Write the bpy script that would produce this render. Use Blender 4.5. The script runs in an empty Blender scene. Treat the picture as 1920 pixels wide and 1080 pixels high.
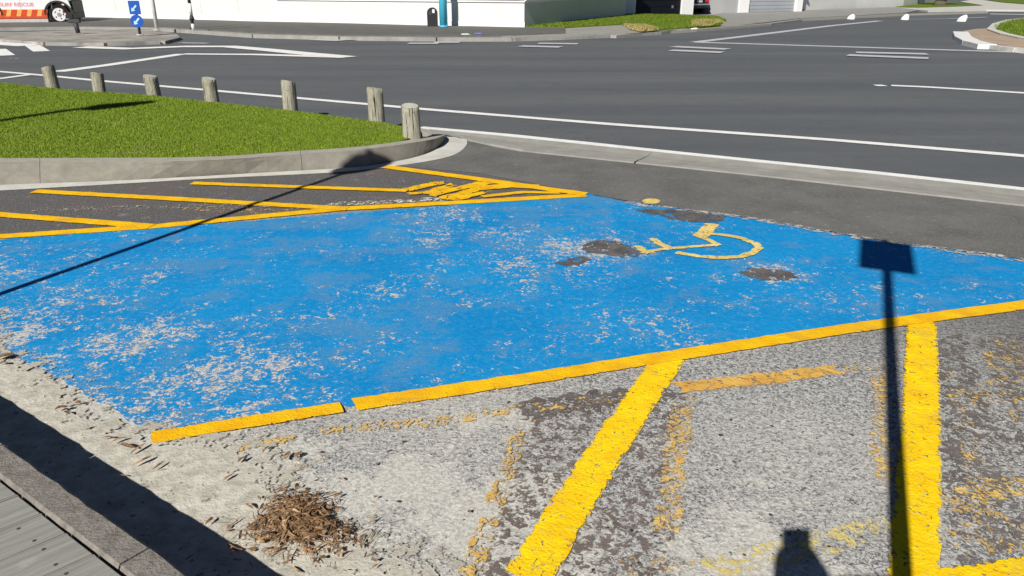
import bpy, bmesh, math, random
import numpy as np
from mathutils import Vector, Matrix
random.seed(7); np.random.seed(7)
rad = math.radians
S = bpy.context.scene
C = S.collection

# ---------------------------------------------------------------- camera, sky, sun, exposure
F, HOR, HC = 1400.0, -25.0, 1.72            # focal length in px, horizon row, lens height above the road
PITCH = math.atan((540 - HOR) / F)
cp, sp = math.cos(PITCH), math.sin(PITCH)
cam = bpy.data.objects.new('camera', bpy.data.cameras.new('camera'))
C.objects.link(cam)
cam.location = (0, 0, HC)
cam.rotation_euler = (math.pi / 2 - PITCH, 0, 0)
cam.data.sensor_width = 36
cam.data.lens = 36 * F / 1920
cam.data.clip_start = 0.01
cam.data.clip_end = 2000
S.camera = cam

SUN_EL, SHADE_AZ = rad(37.6), rad(24.2)     # shadows run towards azimuth 24 degrees right of the view
SD = Vector((math.sin(SHADE_AZ), math.cos(SHADE_AZ)))
W = bpy.data.worlds.new("World"); S.world = W; W.use_nodes = True
wn = W.node_tree
sky = wn.nodes.new('ShaderNodeTexSky'); sky.sky_type = 'NISHITA'; sky.sun_disc = False
sky.sun_elevation = SUN_EL; sky.sun_rotation = SHADE_AZ + math.pi; sky.air_density = 0.35; sky.dust_density = 0.1; sky.ozone_density = 1.5
bg = wn.nodes['Background']; bg.inputs[1].default_value = 0.05
wn.links.new(sky.outputs[0], bg.inputs[0])
sun = bpy.data.objects.new('sun', bpy.data.lights.new('sun', 'SUN')); C.objects.link(sun)
sun.data.energy = 5.0; sun.data.angle = rad(0.5); sun.data.color = (1.0, 0.955, 0.88)
ldir = Vector((SD.x * math.cos(SUN_EL), SD.y * math.cos(SUN_EL), -math.sin(SUN_EL)))
sun.rotation_euler = ldir.to_track_quat('-Z', 'Y').to_euler()
S.view_settings.view_transform = 'Standard'; S.view_settings.look = 'None'
S.view_settings.gamma = 1.0; S.view_settings.use_curve_mapping = False
S.view_settings.exposure = 0.15

# ---------------------------------------------------------------- helpers
def G(x, y, z=0.0):
    """point of the horizontal plane at height z seen at photo pixel x, y"""
    dx, dy = x - 960, 540 - y
    f = F * cp + dy * sp; d = F * sp - dy * cp
    s = (HC - z) / d
    return (dx * s, f * s)
def GV(p, z=0.0):
    a = G(p[0], p[1], z); return Vector((a[0], a[1], z))

class NT:
    """small wrapper for building node materials"""
    def __init__(s, name, rough=0.85, spec=0.3, metal=0.0):
        s.m = bpy.data.materials.new(name); s.m.use_nodes = True
        s.t = s.m.node_tree; s.b = s.t.nodes['Principled BSDF']
        s.b.inputs['Roughness'].default_value = rough
        s.b.inputs['Specular IOR Level'].default_value = spec
        s.b.inputs['Metallic'].default_value = metal
        s.pos = s.t.nodes.new('ShaderNodeNewGeometry').outputs['Position']
    def put(s, inp, v):
        if hasattr(v, 'is_output'): s.t.links.new(v, inp)
        elif isinstance(v, (tuple, list)) and inp.type == 'RGBA': inp.default_value = (v[0], v[1], v[2], 1)
        else: inp.default_value = v
    def noise(s, scale, detail=4, rough=0.55, dist=0.0, vec=None, stretch=None):
        n = s.t.nodes.new('ShaderNodeTexNoise')
        n.inputs['Scale'].default_value = scale; n.inputs['Detail'].default_value = detail
        n.inputs['Roughness'].default_value = rough; n.inputs['Distortion'].default_value = dist
        v = vec or s.pos
        if stretch:
            mp = s.t.nodes.new('ShaderNodeMapping'); s.t.links.new(v, mp.inputs[0])
            mp.inputs['Rotation'].default_value = (0, 0, stretch[0]); mp.inputs['Scale'].default_value = (stretch[1], stretch[2], 1)
            v = mp.outputs[0]
        s.t.links.new(v, n.inputs['Vector'])
        return n.outputs['Fac']
    def voro(s, scale, feature='F1'):
        n = s.t.nodes.new('ShaderNodeTexVoronoi'); n.feature = feature
        n.inputs['Scale'].default_value = scale; s.t.links.new(s.pos, n.inputs['Vector'])
        return n
    def math(s, op, a, b=0.0, c=None, clamp=False):
        n = s.t.nodes.new('ShaderNodeMath'); n.operation = op; n.use_clamp = clamp
        s.put(n.inputs[0], a); s.put(n.inputs[1], b)
        if c is not None: s.put(n.inputs[2], c)
        return n.outputs[0]
    def step(s, v, a, b, lo=0.0, hi=1.0):
        n = s.t.nodes.new('ShaderNodeMapRange'); n.interpolation_type = 'SMOOTHSTEP'
        s.put(n.inputs[0], v); s.put(n.inputs[1], a); s.put(n.inputs[2], b); s.put(n.inputs[3], lo); s.put(n.inputs[4], hi)
        return n.outputs[0]
    def lin(s, v, a, b, lo=0.0, hi=1.0):
        n = s.t.nodes.new('ShaderNodeMapRange')
        s.put(n.inputs[0], v); s.put(n.inputs[1], a); s.put(n.inputs[2], b); s.put(n.inputs[3], lo); s.put(n.inputs[4], hi)
        return n.outputs[0]
    def mix(s, f, a, b):
        n = s.t.nodes.new('ShaderNodeMix'); n.data_type = 'RGBA'
        s.put(n.inputs[0], f); s.put(n.inputs[6], a); s.put(n.inputs[7], b)
        return n.outputs[2]
    def dot(s, vec):
        n = s.t.nodes.new('ShaderNodeVectorMath'); n.operation = 'DOT_PRODUCT'
        s.t.links.new(s.pos, n.inputs[0]); n.inputs[1].default_value = vec
        return n.outputs['Value']
    def blob(s, px, py, r0, r1, sq=(1, 1)):
        """1 near the ground point at photo pixel px, py, fading to 0 between r0 and r1 metres"""
        x, y = G(px, py)
        mp = s.t.nodes.new('ShaderNodeMapping'); s.t.links.new(s.pos, mp.inputs[0])
        mp.inputs['Location'].default_value = (-x * sq[0], -y * sq[1], 0); mp.inputs['Scale'].default_value = (sq[0], sq[1], 0)
        n = s.t.nodes.new('ShaderNodeVectorMath'); n.operation = 'LENGTH'; s.t.links.new(mp.outputs[0], n.inputs[0])
        return s.step(n.outputs['Value'], r0, r1, 1.0, 0.0)
    def uvy(s):
        u = s.t.nodes.new('ShaderNodeUVMap'); sep = s.t.nodes.new('ShaderNodeSeparateXYZ')
        s.t.links.new(u.outputs[0], sep.inputs[0]); return sep.outputs[1]
    def color(s, c): s.put(s.b.inputs['Base Color'], c)
    def alpha(s, a): s.put(s.b.inputs['Alpha'], a)
    def bump(s, h, dist=0.003, strength=1.0):
        n = s.t.nodes.new('ShaderNodeBump'); n.inputs['Distance'].default_value = dist; n.inputs['Strength'].default_value = strength
        s.put(n.inputs['Height'], h); s.t.links.new(n.outputs[0], s.b.inputs['Normal'])

def plain(name, c, rough=0.6, spec=0.4, metal=0.0, var=0.12, scale=6.0, bumpd=0.0):
    n = NT(name, rough, spec, metal)
    f = n.noise(scale, 5, 0.6)
    n.color(n.mix(n.lin(f, 0.3, 0.7), tuple(v * (1 - var) for v in c), tuple(min(1, v * (1 + var)) for v in c)))
    if bumpd: n.bump(n.noise(scale * 12, 4), bumpd)
    return n.m

def props(o, label=None, cat=None, group=None, kind=None):
    if label: o['label'] = label
    if cat: o['category'] = cat
    if group: o['group'] = group
    if kind: o['kind'] = kind
    return o
def mesh_obj(name, verts, faces, mat=None, parent=None, uvs=None, smooth=False):
    me = bpy.data.meshes.new(name); me.from_pydata([tuple(v) for v in verts], [], faces)
    if uvs is not None:
        l = me.uv_layers.new(name='UVMap')
        for p in me.polygons:
            for li in p.loop_indices: l.data[li].uv = uvs[me.loops[li].vertex_index]
    if smooth:
        for p in me.polygons: p.use_smooth = True
    if mat: me.materials.append(mat)
    me.update()
    o = bpy.data.objects.new(name, me); C.objects.link(o)
    if parent: o.parent = parent
    return o
def bm_obj(name, bm, mat=None, parent=None, smooth=False):
    me = bpy.data.meshes.new(name); bmesh.ops.recalc_face_normals(bm, faces=bm.faces[:])
    bm.to_mesh(me); bm.free()
    if smooth:
        for p in me.polygons: p.use_smooth = True
    if mat: me.materials.append(mat)
    o = bpy.data.objects.new(name, me); C.objects.link(o)
    if parent: o.parent = parent
    return o
def empty(name, loc=(0, 0, 0), rz=0.0, **k):
    o = bpy.data.objects.new(name, None); C.objects.link(o); o.location = loc; o.rotation_euler = (0, 0, rz)
    o.empty_display_size = 0.1
    return props(o, **k)
def box(bm, x0, x1, y0, y1, z0, z1, bevel=0.0):
    r = bmesh.ops.create_cube(bm, size=1)
    bmesh.ops.scale(bm, vec=(x1 - x0, y1 - y0, z1 - z0), verts=r['verts'])
    bmesh.ops.translate(bm, vec=((x0 + x1) / 2, (y0 + y1) / 2, (z0 + z1) / 2), verts=r['verts'])
    if bevel:
        es = list({e for v in r['verts'] for e in v.link_edges})
        bmesh.ops.bevel(bm, geom=es, offset=bevel, segments=2, affect='EDGES', clamp_overlap=True)
def boxo(name, mat, parent, x0, x1, y0, y1, z0, z1, bevel=0.0):
    bm = bmesh.new(); box(bm, x0, x1, y0, y1, z0, z1, bevel); return bm_obj(name, bm, mat, parent)
def cyl(bm, p0, p1, r0, r1=None, seg=16):
    r1 = r0 if r1 is None else r1
    p0, p1 = Vector(p0), Vector(p1); d = p1 - p0
    M = Matrix.Translation((p0 + p1) / 2) @ d.to_track_quat('Z', 'Y').to_matrix().to_4x4()
    bmesh.ops.create_cone(bm, cap_ends=True, segments=seg, radius1=r0, radius2=r1, depth=d.length, matrix=M)
def cylo(name, mat, parent, p0, p1, r0, r1=None, seg=16, smooth=True):
    bm = bmesh.new(); cyl(bm, p0, p1, r0, r1, seg); o = bm_obj(name, bm, mat, parent)
    if smooth:
        for p in o.data.polygons: p.use_smooth = len(p.vertices) == 4
    return o
def prism(bm, pts2, axis, a0, a1):
    """extrude a 2-D outline; axis 'y': outline in x,z between y=a0..a1; axis 'z': outline in x,y; axis 'x': outline in y,z"""
    def P(p, a): return {'y': (p[0], a, p[1]), 'z': (p[0], p[1], a), 'x': (a, p[0], p[1])}[axis]
    A = [bm.verts.new(P(p, a0)) for p in pts2]; B = [bm.verts.new(P(p, a1)) for p in pts2]
    n = len(pts2)
    bm.faces.new(A); bm.faces.new(B[::-1])
    for i in range(n): bm.faces.new((A[i], A[(i + 1) % n], B[(i + 1) % n], B[i]))
def prismo(name, mat, parent, pts2, axis, a0, a1, bevel=0.0):
    bm = bmesh.new(); prism(bm, pts2, axis, a0, a1)
    if bevel: bmesh.ops.bevel(bm, geom=bm.edges[:], offset=bevel, segments=2, affect='EDGES', clamp_overlap=True)
    return bm_obj(name, bm, mat, parent)

def ragged(pts, step=0.05, jit=0.01, closed=True):
    out = []; n = len(pts)
    for i in range(n if closed else n - 1):
        a, b = Vector(pts[i][:2]), Vector(pts[(i + 1) % n][:2]); L = (b - a).length; k = max(1, int(L / step))
        nrm = Vector((-(b - a).y, (b - a).x)) / max(L, 1e-6)
        for j in range(k):
            out.append(a.lerp(b, j / k) + nrm * random.uniform(-jit, jit))
    return out
def sheet(name, pxpts, z, mat, parent=None, step=0, jit=0.0, world=False):
    pts = [Vector(p) for p in pxpts] if world else [Vector(G(p[0], p[1], z)) for p in pxpts]
    if step: pts = ragged(pts, step, jit)
    bm = bmesh.new(); f = bm.faces.new([bm.verts.new((p[0], p[1], z)) for p in pts])
    bmesh.ops.triangulate(bm, faces=[f])
    for f in bm.faces:
        if f.normal.z < 0: f.normal_flip()
    me = bpy.data.meshes.new(name); bm.to_mesh(me); bm.free(); me.materials.append(mat)
    o = bpy.data.objects.new(name, me); C.objects.link(o)
    if parent: o.parent = parent
    return o
def slab(name, pxpts, z0, z1, mat, parent=None, world=False):
    pts = [Vector(p) for p in pxpts] if world else [Vector(G(p[0], p[1], z1)) for p in pxpts]
    bm = bmesh.new(); prism(bm, [(p[0], p[1]) for p in pts], 'z', z0, z1)
    return bm_obj(name, bm, mat, parent)
ZC = [0]
def strip(name, pxpts, width, z, mat, parent=None, seg=0.08, jit=0.004, cap=0.0, w1=None):
    ZC[0] = (ZC[0] + 1) % 16; z = z + 0.00008 * ZC[0]
    """painted line along photo pixels on the ground, width in metres, with its across coordinate in the UV map"""
    raw = [Vector(G(p[0], p[1], z)) for p in pxpts]
    pts = []
    for a, b in zip(raw[:-1], raw[1:]):
        k = max(1, int((b - a).length / seg))
        pts += [a.lerp(b, j / k) for j in range(k)]
    pts.append(raw[-1])
    V, U, Fc = [], [], []
    L = 0
    for i, p in enumerate(pts):
        t = (pts[min(i + 1, len(pts) - 1)] - pts[max(i - 1, 0)]).normalized(); nn = Vector((-t.y, t.x))
        if i: L += (p - pts[i - 1]).length
        w = width if w1 is None else width + (w1 - width) * i / (len(pts) - 1)
        for k, s in enumerate((-1, 0, 1)):
            off = s * w / 2 + (random.uniform(-jit, jit) if s else 0)
            e = t * random.uniform(-jit, jit) * 3 if i in (0, len(pts) - 1) else Vector((0, 0))
            q = p + nn * off + e
            V.append((q.x, q.y, z)); U.append((L, s))
        if i:
            a = 3 * (i - 1); b = 3 * i
            Fc += [(a, b, b + 1, a + 1)[::-1], (a + 1, b + 1, b + 2, a + 2)[::-1]]
    o = mesh_obj(name, V, Fc, mat, parent, U)
    if o.data.polygons[0].normal.z < 0: o.data.flip_normals()
    return o

KN = Vector((0.574, 0.819, 0))              # across the near kerb, pointing into the car park
KT = Vector((0.819, -0.574, 0))             # along the near kerb

# ---------------------------------------------------------------- materials
def mat_road():
    n = NT('road_asphalt', 0.8, 0.3)
    big = n.noise(0.75, 4, 0.6, stretch=(rad(28), 0.10, 1.0)); fine = n.noise(60, 4, 0.7); v = n.noise(3, 5, 0.65)
    c = n.mix(n.lin(big, 0.35, 0.65), (0.076, 0.087, 0.104), (0.122, 0.132, 0.136))
    c = n.mix(n.lin(fine, 0.35, 0.7, 0, 0.55), c, (0.185, 0.19, 0.195)); c = n.mix(n.lin(v, 0.4, 0.7, 0, 0.25), c, (0.08, 0.085, 0.09))
    cr = n.step(n.math('ABSOLUTE', n.math('SUBTRACT', n.noise(0.22, 6, 0.6, 0.6), 0.5)), 0.0004, 0.0018, 0.25, 0.0); c = n.mix(cr, c, (0.03, 0.03, 0.032))
    oil = n.math('MULTIPLY', n.step(n.noise(1.1, 5, 0.7, stretch=(rad(28), 0.5, 1.4)), 0.60, 0.72), 0.25); c = n.mix(oil, c, (0.06, 0.062, 0.066))
    pv = n.step(n.noise(9, 5, 0.7), 0.60, 0.74, 0, 0.35); c = n.mix(pv, c, (0.21, 0.215, 0.21))
    n.color(c); n.bump(fine, 0.005); return n.m
def mat_forecourt():
    n = NT('forecourt_asphalt', 0.85, 0.25)
    fine = n.noise(75, 4, 0.65); mid = n.noise(2.2, 4, 0.6); spk = n.step(n.noise(17, 6, 0.75), 0.56, 0.68)
    c = n.mix(n.lin(mid, 0.35, 0.65), (0.095, 0.095, 0.092), (0.15, 0.148, 0.14))
    c = n.mix(n.lin(fine, 0.35, 0.68, 0, 0.6), c, (0.235, 0.232, 0.22)); c = n.mix(n.math('MULTIPLY', spk, 0.35), c, (0.4, 0.39, 0.36))
    n.color(c); n.bump(fine, 0.004); return n.m
def mat_chip():
    n = NT('chip_seal', 0.9, 0.25)
    k = n.dot(tuple(KN))
    far = n.step(k, 3.2, 5.4)                                       # cleaner, darker seal away from the kerb
    fine = n.noise(64, 4, 0.62, 0.8); mid = n.noise(27, 4, 0.6, 1.2); big = n.noise(1.7, 5, 0.6)
    worm = n.step(n.math('ABSOLUTE', n.math('SUBTRACT', n.noise(30, 2, 0.5, 1.6), 0.5)), 0.010, 0.05, 1.0, 0.0)
    base = n.mix(n.lin(fine, 0.40, 0.60), (0.11, 0.112, 0.118), (0.52, 0.52, 0.51))
    base = n.mix(n.step(mid, 0.52, 0.62, 0, 0.7), base, (0.13, 0.128, 0.132))
    base = n.mix(n.math('MULTIPLY', worm, 0.85), base, (0.62, 0.615, 0.585))
    dark = n.mix(n.lin(fine, 0.35, 0.68), (0.085, 0.083, 0.085), (0.205, 0.2, 0.195))
    dark = n.mix(n.step(mid, 0.55, 0.7, 0, 0.5), dark, (0.3, 0.29, 0.27))
    c = n.mix(far, base, dark)
    # settled dust, thick towards the kerb and in loose drifts
    th = n.lin(k, 1.0, 4.2, 0.40, 0.74)
    dn = n.math('ADD', n.math('MULTIPLY', big, 0.72), n.math('MULTIPLY', mid, 0.28))
    dust = n.step(dn, n.math('SUBTRACT', th, 0.05), n.math('ADD', th, 0.05))
    ext = n.math('MAXIMUM', n.blob(850, 790, 0.05, 0.75), n.math('MULTIPLY', n.blob(1500, 860, 0.1, 0.7), 0.8))
    ext = n.math('MULTIPLY', ext, n.step(mid, 0.38, 0.56))
    dust = n.math('MAXIMUM', dust, n.math('MULTIPLY', ext, 0.75))
    dcol = n.mix(n.lin(fine, 0.35, 0.65), (0.44, 0.43, 0.39), (0.72, 0.70, 0.64))
    c = n.mix(n.math('MULTIPLY', dust, 0.85), c, dcol)
    pit = n.step(n.noise(26, 2, 0.4), 0.70, 0.735); c = n.mix(pit, c, (0.05, 0.045, 0.045))
    n.color(c)
    h = n.math('MULTIPLY', n.math('ADD', fine, n.math('MULTIPLY', mid, 0.6)), n.lin(dust, 0, 1, 1.0, 0.45))
    n.bump(h, 0.007); return n.m
def mat_blue():
    n = NT('blue_paint', 0.8, 0.08)
    k = n.dot(tuple(KN))
    fine = n.noise(75, 3, 0.6, 0.5); mid = n.noise(21, 5, 0.66, 1.2); big = n.noise(1.5, 4, 0.55); st = n.noise(9, 5, 0.62, 0.7)
    blue = n.mix(n.lin(big, 0.3, 0.7), (0.004, 0.225, 0.56), (0.007, 0.285, 0.65))
    blue = n.mix(n.lin(n.noise(28, 5, 0.7), 0.46, 0.68, 0, 0.4), blue, (0.07, 0.36, 0.70))
    wear = n.math('ADD', n.lin(k, 1.3, 2.9, 0.085, 0.0), n.lin(n.noise(2.3, 4, 0.6), 0.3, 0.7, -0.055, 0.055))
    for b, s in ((n.blob(930, 480, 0.2, 1.1), 0.06), (n.blob(1100, 470, 0.2, 1.0), 0.055), (n.blob(1250, 640, 0.1, 0.7), 0.06),
                 (n.blob(220, 640, 0.05, 0.38), 0.05), (n.blob(420, 700, 0.05, 0.5), 0.055), (n.blob(800, 400, 0.2, 0.9), 0.065),
                 (n.blob(60, 620, 0.05, 0.3), 0.08), (n.blob(680, 560, 0.05, 0.4), 0.06), (n.blob(1700, 590, 0.1, 0.5), 0.05), (n.blob(1480, 540, 0.2, 0.9), 0.035), (n.blob(1130, 468, 0.1, 0.42), 0.07), (n.blob(1280, 405, 0.1, 0.42), 0.06), (n.blob(1445, 515, 0.08, 0.30), 0.09), (n.blob(1700, 465, 0.05, 0.30), 0.06), (n.blob(1080, 600, 0.2, 0.8), 0.03), (n.blob(560, 640, 0.1, 0.5), 0.03)):
        wear = n.math('ADD', wear, n.math('MULTIPLY', b, s * 0.8))
    m = n.math('ADD', n.math('ADD', n.math('MULTIPLY', mid, 0.46), n.math('MULTIPLY', st, 0.28)), n.math('MULTIPLY', fine, 0.26))
    t = n.math('SUBTRACT', 0.592, n.math('MULTIPLY', wear, 0.85))
    fl = n.step(m, n.math('SUBTRACT', t, 0.012), n.math('ADD', t, 0.03))
    halo = n.step(m, n.math('SUBTRACT', t, 0.07), t)
    gz = n.math('ADD', n.noise(3.1, 5, 0.65), n.math('MULTIPLY', n.math('MAXIMUM', n.math('MAXIMUM', n.blob(620, 440, 0.3, 1.6), n.blob(1040, 405, 0.2, 1.0)), n.blob(720, 620, 0.1, 0.8)), 0.10))
    tr = n.noise(1.0, 4, 0.6, stretch=(rad(17), 0.35, 6.0))
    gp = n.math('MULTIPLY', n.step(n.math('ADD', gz, n.math('MULTIPLY', n.math('SUBTRACT', tr, 0.5), 0.35)), 0.52, 0.66), n.step(fine, 0.3, 0.62))
    blue = n.mix(n.math('MULTIPLY', halo, 0.22), blue, (0.12, 0.33, 0.62))
    blue = n.mix(n.math('MULTIPLY', gp, 0.55), blue, (0.16, 0.27, 0.40))
    pale = n.mix(n.lin(fine, 0.38, 0.6), (0.30, 0.31, 0.33), (0.66, 0.65, 0.61))
    c = n.mix(n.math('MULTIPLY', fl, 0.92), blue, pale)
    dk = n.step(n.noise(40, 3, 0.5), 0.69, 0.73, 0, 0.55); c = n.mix(dk, c, (0.02, 0.09, 0.22))
    n.color(c)
    n.bump(n.math('ADD', n.math('MULTIPLY', fine, 0.7), n.math('MULTIPLY', fl, -0.5)), 0.004); return n.m
def mat_paint(name, c0, c1, cover, soft=0.03, sc=22, edge=0.12, worm=0.0, rough=0.8, grime=0.0):
    """road paint that has flaked: cover 1 = whole, 0 = gone; noise decides where"""
    n = NT(name, rough, 0.1)
    a = n.noise(sc, 5, 0.66, 0.8); fine = n.noise(85, 3, 0.6)
    m = n.math('ADD', n.math('MULTIPLY', a, 0.7), n.math('MULTIPLY', fine, 0.3))
    e = n.step(n.math('ABSOLUTE', n.uvy()), 0.72, 1.0, 0.0, edge)
    m = n.math('ADD', m, e)
    t = 0.32 + 0.42 * cover
    n.alpha(n.step(m, t - soft, t + soft, 1.0, 0.0))
    c = n.mix(n.lin(n.noise(8, 5, 0.6), 0.35, 0.65), c0, c1)
    c = n.mix(n.step(n.noise(38, 4, 0.6), 0.58, 0.70, 0, 0.45), c, tuple(v * 0.72 + 0.03 for v in c0))
    if grime: c = n.mix(n.step(n.noise(3.5, 6, 0.72), 0.50, 0.68, 0, grime), c, tuple(v * 0.55 + 0.06 for v in c0))
    c = n.mix(n.step(n.noise(60, 3, 0.6), 0.60, 0.70, 0, 0.5), c, (0.42, 0.36, 0.22) if c0[2] < 0.2 else (0.4, 0.4, 0.38))
    n.color(c); n.bump(n.math('ADD', fine, n.noise(30, 3, 0.6)), 0.004); return n.m
YEL0, YEL1 = (0.86, 0.44, 0.008), (0.96, 0.60, 0.008)
M_road, M_fore, M_chip, M_blue = mat_road(), mat_forecourt(), mat_chip(), mat_blue()
M_yel = mat_paint('yellow_paint', YEL0, YEL1, 0.82, sc=30, edge=0.10, grime=0.35)
M_yelb = mat_paint('bright_yellow_paint', (0.93, 0.56, 0.008), (1.0, 0.72, 0.01), 0.68, sc=24, edge=0.12, grime=0.4)
M_yelo = mat_paint('old_yellow_paint', (0.62, 0.38, 0.12), (0.80, 0.58, 0.20), 0.37, sc=24, edge=0.06)
M_yelv = mat_paint('very_worn_yellow_paint', (0.60, 0.36, 0.10), (0.78, 0.55, 0.16), 0.27, sc=22, edge=0.04)
M_tan = mat_paint('faded_yellow_paint', (0.76, 0.55, 0.15), (0.88, 0.70, 0.27), 0.62, sc=26, edge=0.10, grime=0.4)
M_white = mat_paint('white_paint', (0.80, 0.80, 0.78), (0.90, 0.90, 0.88), 0.86, sc=16, edge=0.06, grime=0.3)
M_whiteg = mat_paint('dull_white_paint', (0.46, 0.47, 0.50), (0.58, 0.59, 0.62), 0.95, sc=10, edge=0.03)
M_whitew = mat_paint('worn_white_paint', (0.7, 0.7, 0.66), (0.8, 0.8, 0.76), 0.34, sc=20, edge=0.06)
M_tar = mat_paint('blackout_tar', (0.145, 0.118, 0.112), (0.22, 0.18, 0.165), 0.36, sc=24, edge=0.05)
M_hole = mat_paint('bare_tar', (0.095, 0.085, 0.085), (0.17, 0.155, 0.15), 0.56, sc=13, grime=0.3)
def mat_conc(name, c0, c1, sc=9, fine=70, b=0.003, stain=None):
    n = NT(name, 0.9, 0.25); f = n.noise(fine, 4, 0.65)
    c = n.mix(n.lin(n.noise(sc, 5, 0.62), 0.33, 0.67), c0, c1); c = n.mix(n.step(f, 0.56, 0.72, 0, 0.4), c, tuple(v * 0.6 for v in c0))
    c = n.mix(n.step(f, 0.42, 0.28, 0, 0.35), c, tuple(min(1, v * 1.35) for v in c1))
    if stain: c = n.mix(n.step(n.noise(1.3, 5, 0.65), 0.5, 0.66, 0, 0.6), c, stain)
    n.color(c); n.bump(f, b); return n.m
M_kerb = mat_conc('kerb_concrete', (0.215, 0.202, 0.172), (0.285, 0.27, 0.23), stain=(0.175, 0.16, 0.13), sc=7)
M_kerbtop = mat_conc('kerb_top_concrete', (0.33, 0.315, 0.275), (0.42, 0.40, 0.35))
M_gut = mat_conc('gutter_concrete', (0.52, 0.51, 0.46), (0.66, 0.65, 0.60), sc=5)
M_chan = mat_conc('channel_concrete', (0.29, 0.285, 0.26), (0.37, 0.36, 0.335), sc=4, stain=(0.24, 0.23, 0.21))
M_edge = mat_conc('exposed_kerb', (0.17, 0.155, 0.138), (0.30, 0.275, 0.25), sc=24, fine=95, b=0.006)
M_foot = mat_conc('far_footpath_asphalt', (0.12, 0.118, 0.112), (0.15, 0.147, 0.14), sc=1.5, fine=30)
M_drive = mat_conc('driveway_concrete', (0.28, 0.28, 0.265), (0.33, 0.325, 0.31), sc=1, fine=20, stain=(0.23, 0.23, 0.22))
M_pave = mat_conc('pale_footpath', (0.50, 0.49, 0.45), (0.58, 0.57, 0.53), sc=1, fine=20)
M_isle = mat_conc('island_concrete', (0.24, 0.225, 0.21), (0.44, 0.42, 0.38), sc=0.8, fine=8, stain=(0.16, 0.145, 0.13))
M_brown = mat_conc('brown_concrete', (0.36, 0.27, 0.19), (0.46, 0.37, 0.28), sc=2, fine=10)
def mat_sand():
    n = NT('dusty_sand', 0.95, 0.15); f = n.noise(70, 4, 0.65); a = n.noise(15, 5, 0.65)
    c = n.mix(n.lin(a, 0.35, 0.65), (0.44, 0.42, 0.355), (0.68, 0.65, 0.57)); c = n.mix(n.step(n.noise(32, 3), 0.63, 0.70, 0, 0.7), c, (0.16, 0.12, 0.08))
    n.color(c)
    m = n.math('ADD', n.math('MULTIPLY', a, 0.8), n.math('MULTIPLY', f, 0.2))
    u = n.uvy()                                                     # 0 at the kerb, 1 at the outer edge
    t = n.lin(u, 0.40, 1.0, 0.72, 0.30)
    n.alpha(n.step(m, n.math('SUBTRACT', t, 0.04), n.math('ADD', t, 0.02), 1.0, 0.0))
    n.bump(n.math('ADD', n.math('MULTIPLY', f, 0.6), a), 0.007); return n.m
M_sand = mat_sand()
def mat_grass(name, c0, c1, c2, sc=3.0):
    n = NT(name, 0.75, 0.25)
    c = n.mix(n.lin(n.noise(sc, 4, 0.6), 0.33, 0.67), c0, c1); c = n.mix(n.step(n.noise(sc * 9, 3, 0.6), 0.5, 0.68, 0, 0.75), c, c2); c = n.mix(n.step(n.noise(1.1, 6, 0.7), 0.55, 0.70, 0, 0.5), c, tuple(v * 0.9 + 0.02 for v in c2))
    n.color(c); return n.m
M_blade = mat_grass('grass_blades', (0.14, 0.225, 0.012), (0.195, 0.285, 0.016), (0.28, 0.32, 0.05))
M_soil = mat_grass('lawn_soil', (0.12, 0.185, 0.014), (0.17, 0.235, 0.018), (0.2, 0.2, 0.05), 5)
M_fgrass = mat_grass('far_grass', (0.085, 0.16, 0.010), (0.14, 0.20, 0.012), (0.20, 0.21, 0.04), 1.2)
M_dry = mat_grass('dry_grass', (0.42, 0.33, 0.15), (0.34, 0.30, 0.09), (0.2, 0.2, 0.05), 1.5)

# ---------------------------------------------------------------- ground
ground = mesh_obj('ground', [(-600, -300, -0.01), (600, -300, -0.01), (600, 900, -0.01), (-600, 900, -0.01)], [(0, 1, 2, 3)], M_road)
props(ground, kind='structure')
def along(p, q, t):                          # point on the pixel line p-q carried on in world space
    a, b = Vector(G(*p)), Vector(G(*q)); return a.lerp(b, t)
c_in = [Vector(G(870, 263)), Vector(G(960, 283)), Vector(G(1440, 333)), Vector(G(1920, 388))]
cdir = (c_in[3] - c_in[1]).normalized()
far_r = c_in[3] + cdir * 14
fe = [Vector(G(1103, 364)), Vector(G(1220, 385)), Vector(G(1420, 412)), Vector(G(1620, 448)), Vector(G(1800, 472)), Vector(G(1920, 488))]
fdir = (fe[5] - fe[0]).normalized()
fe_r = fe[5] + fdir * 14
k0 = KN * 0.80
car_park_pts = [k0 + KT * -16, k0 + KT * 14, fe_r] + fe[::-1] + [Vector(G(900, 325)), Vector(G(720, 305)), Vector(G(400, 331)), Vector(G(0, 352)), Vector(G(0, 352)) + Vector((-9, -2.6))]
car_park = sheet('car_park', [(p[0], p[1]) for p in car_park_pts], 0.0, M_chip, world=True); props(car_park, kind='structure')
forecourt = sheet('forecourt', [(p[0], p[1]) for p in [Vector(G(700, 307)), Vector(G(900, 326))] + fe + [fe_r, far_r] + c_in[::-1] + [Vector(G(800, 262)), Vector(G(690, 290))]], 0.004, M_fore, world=True)
props(forecourt, kind='structure')

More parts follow.
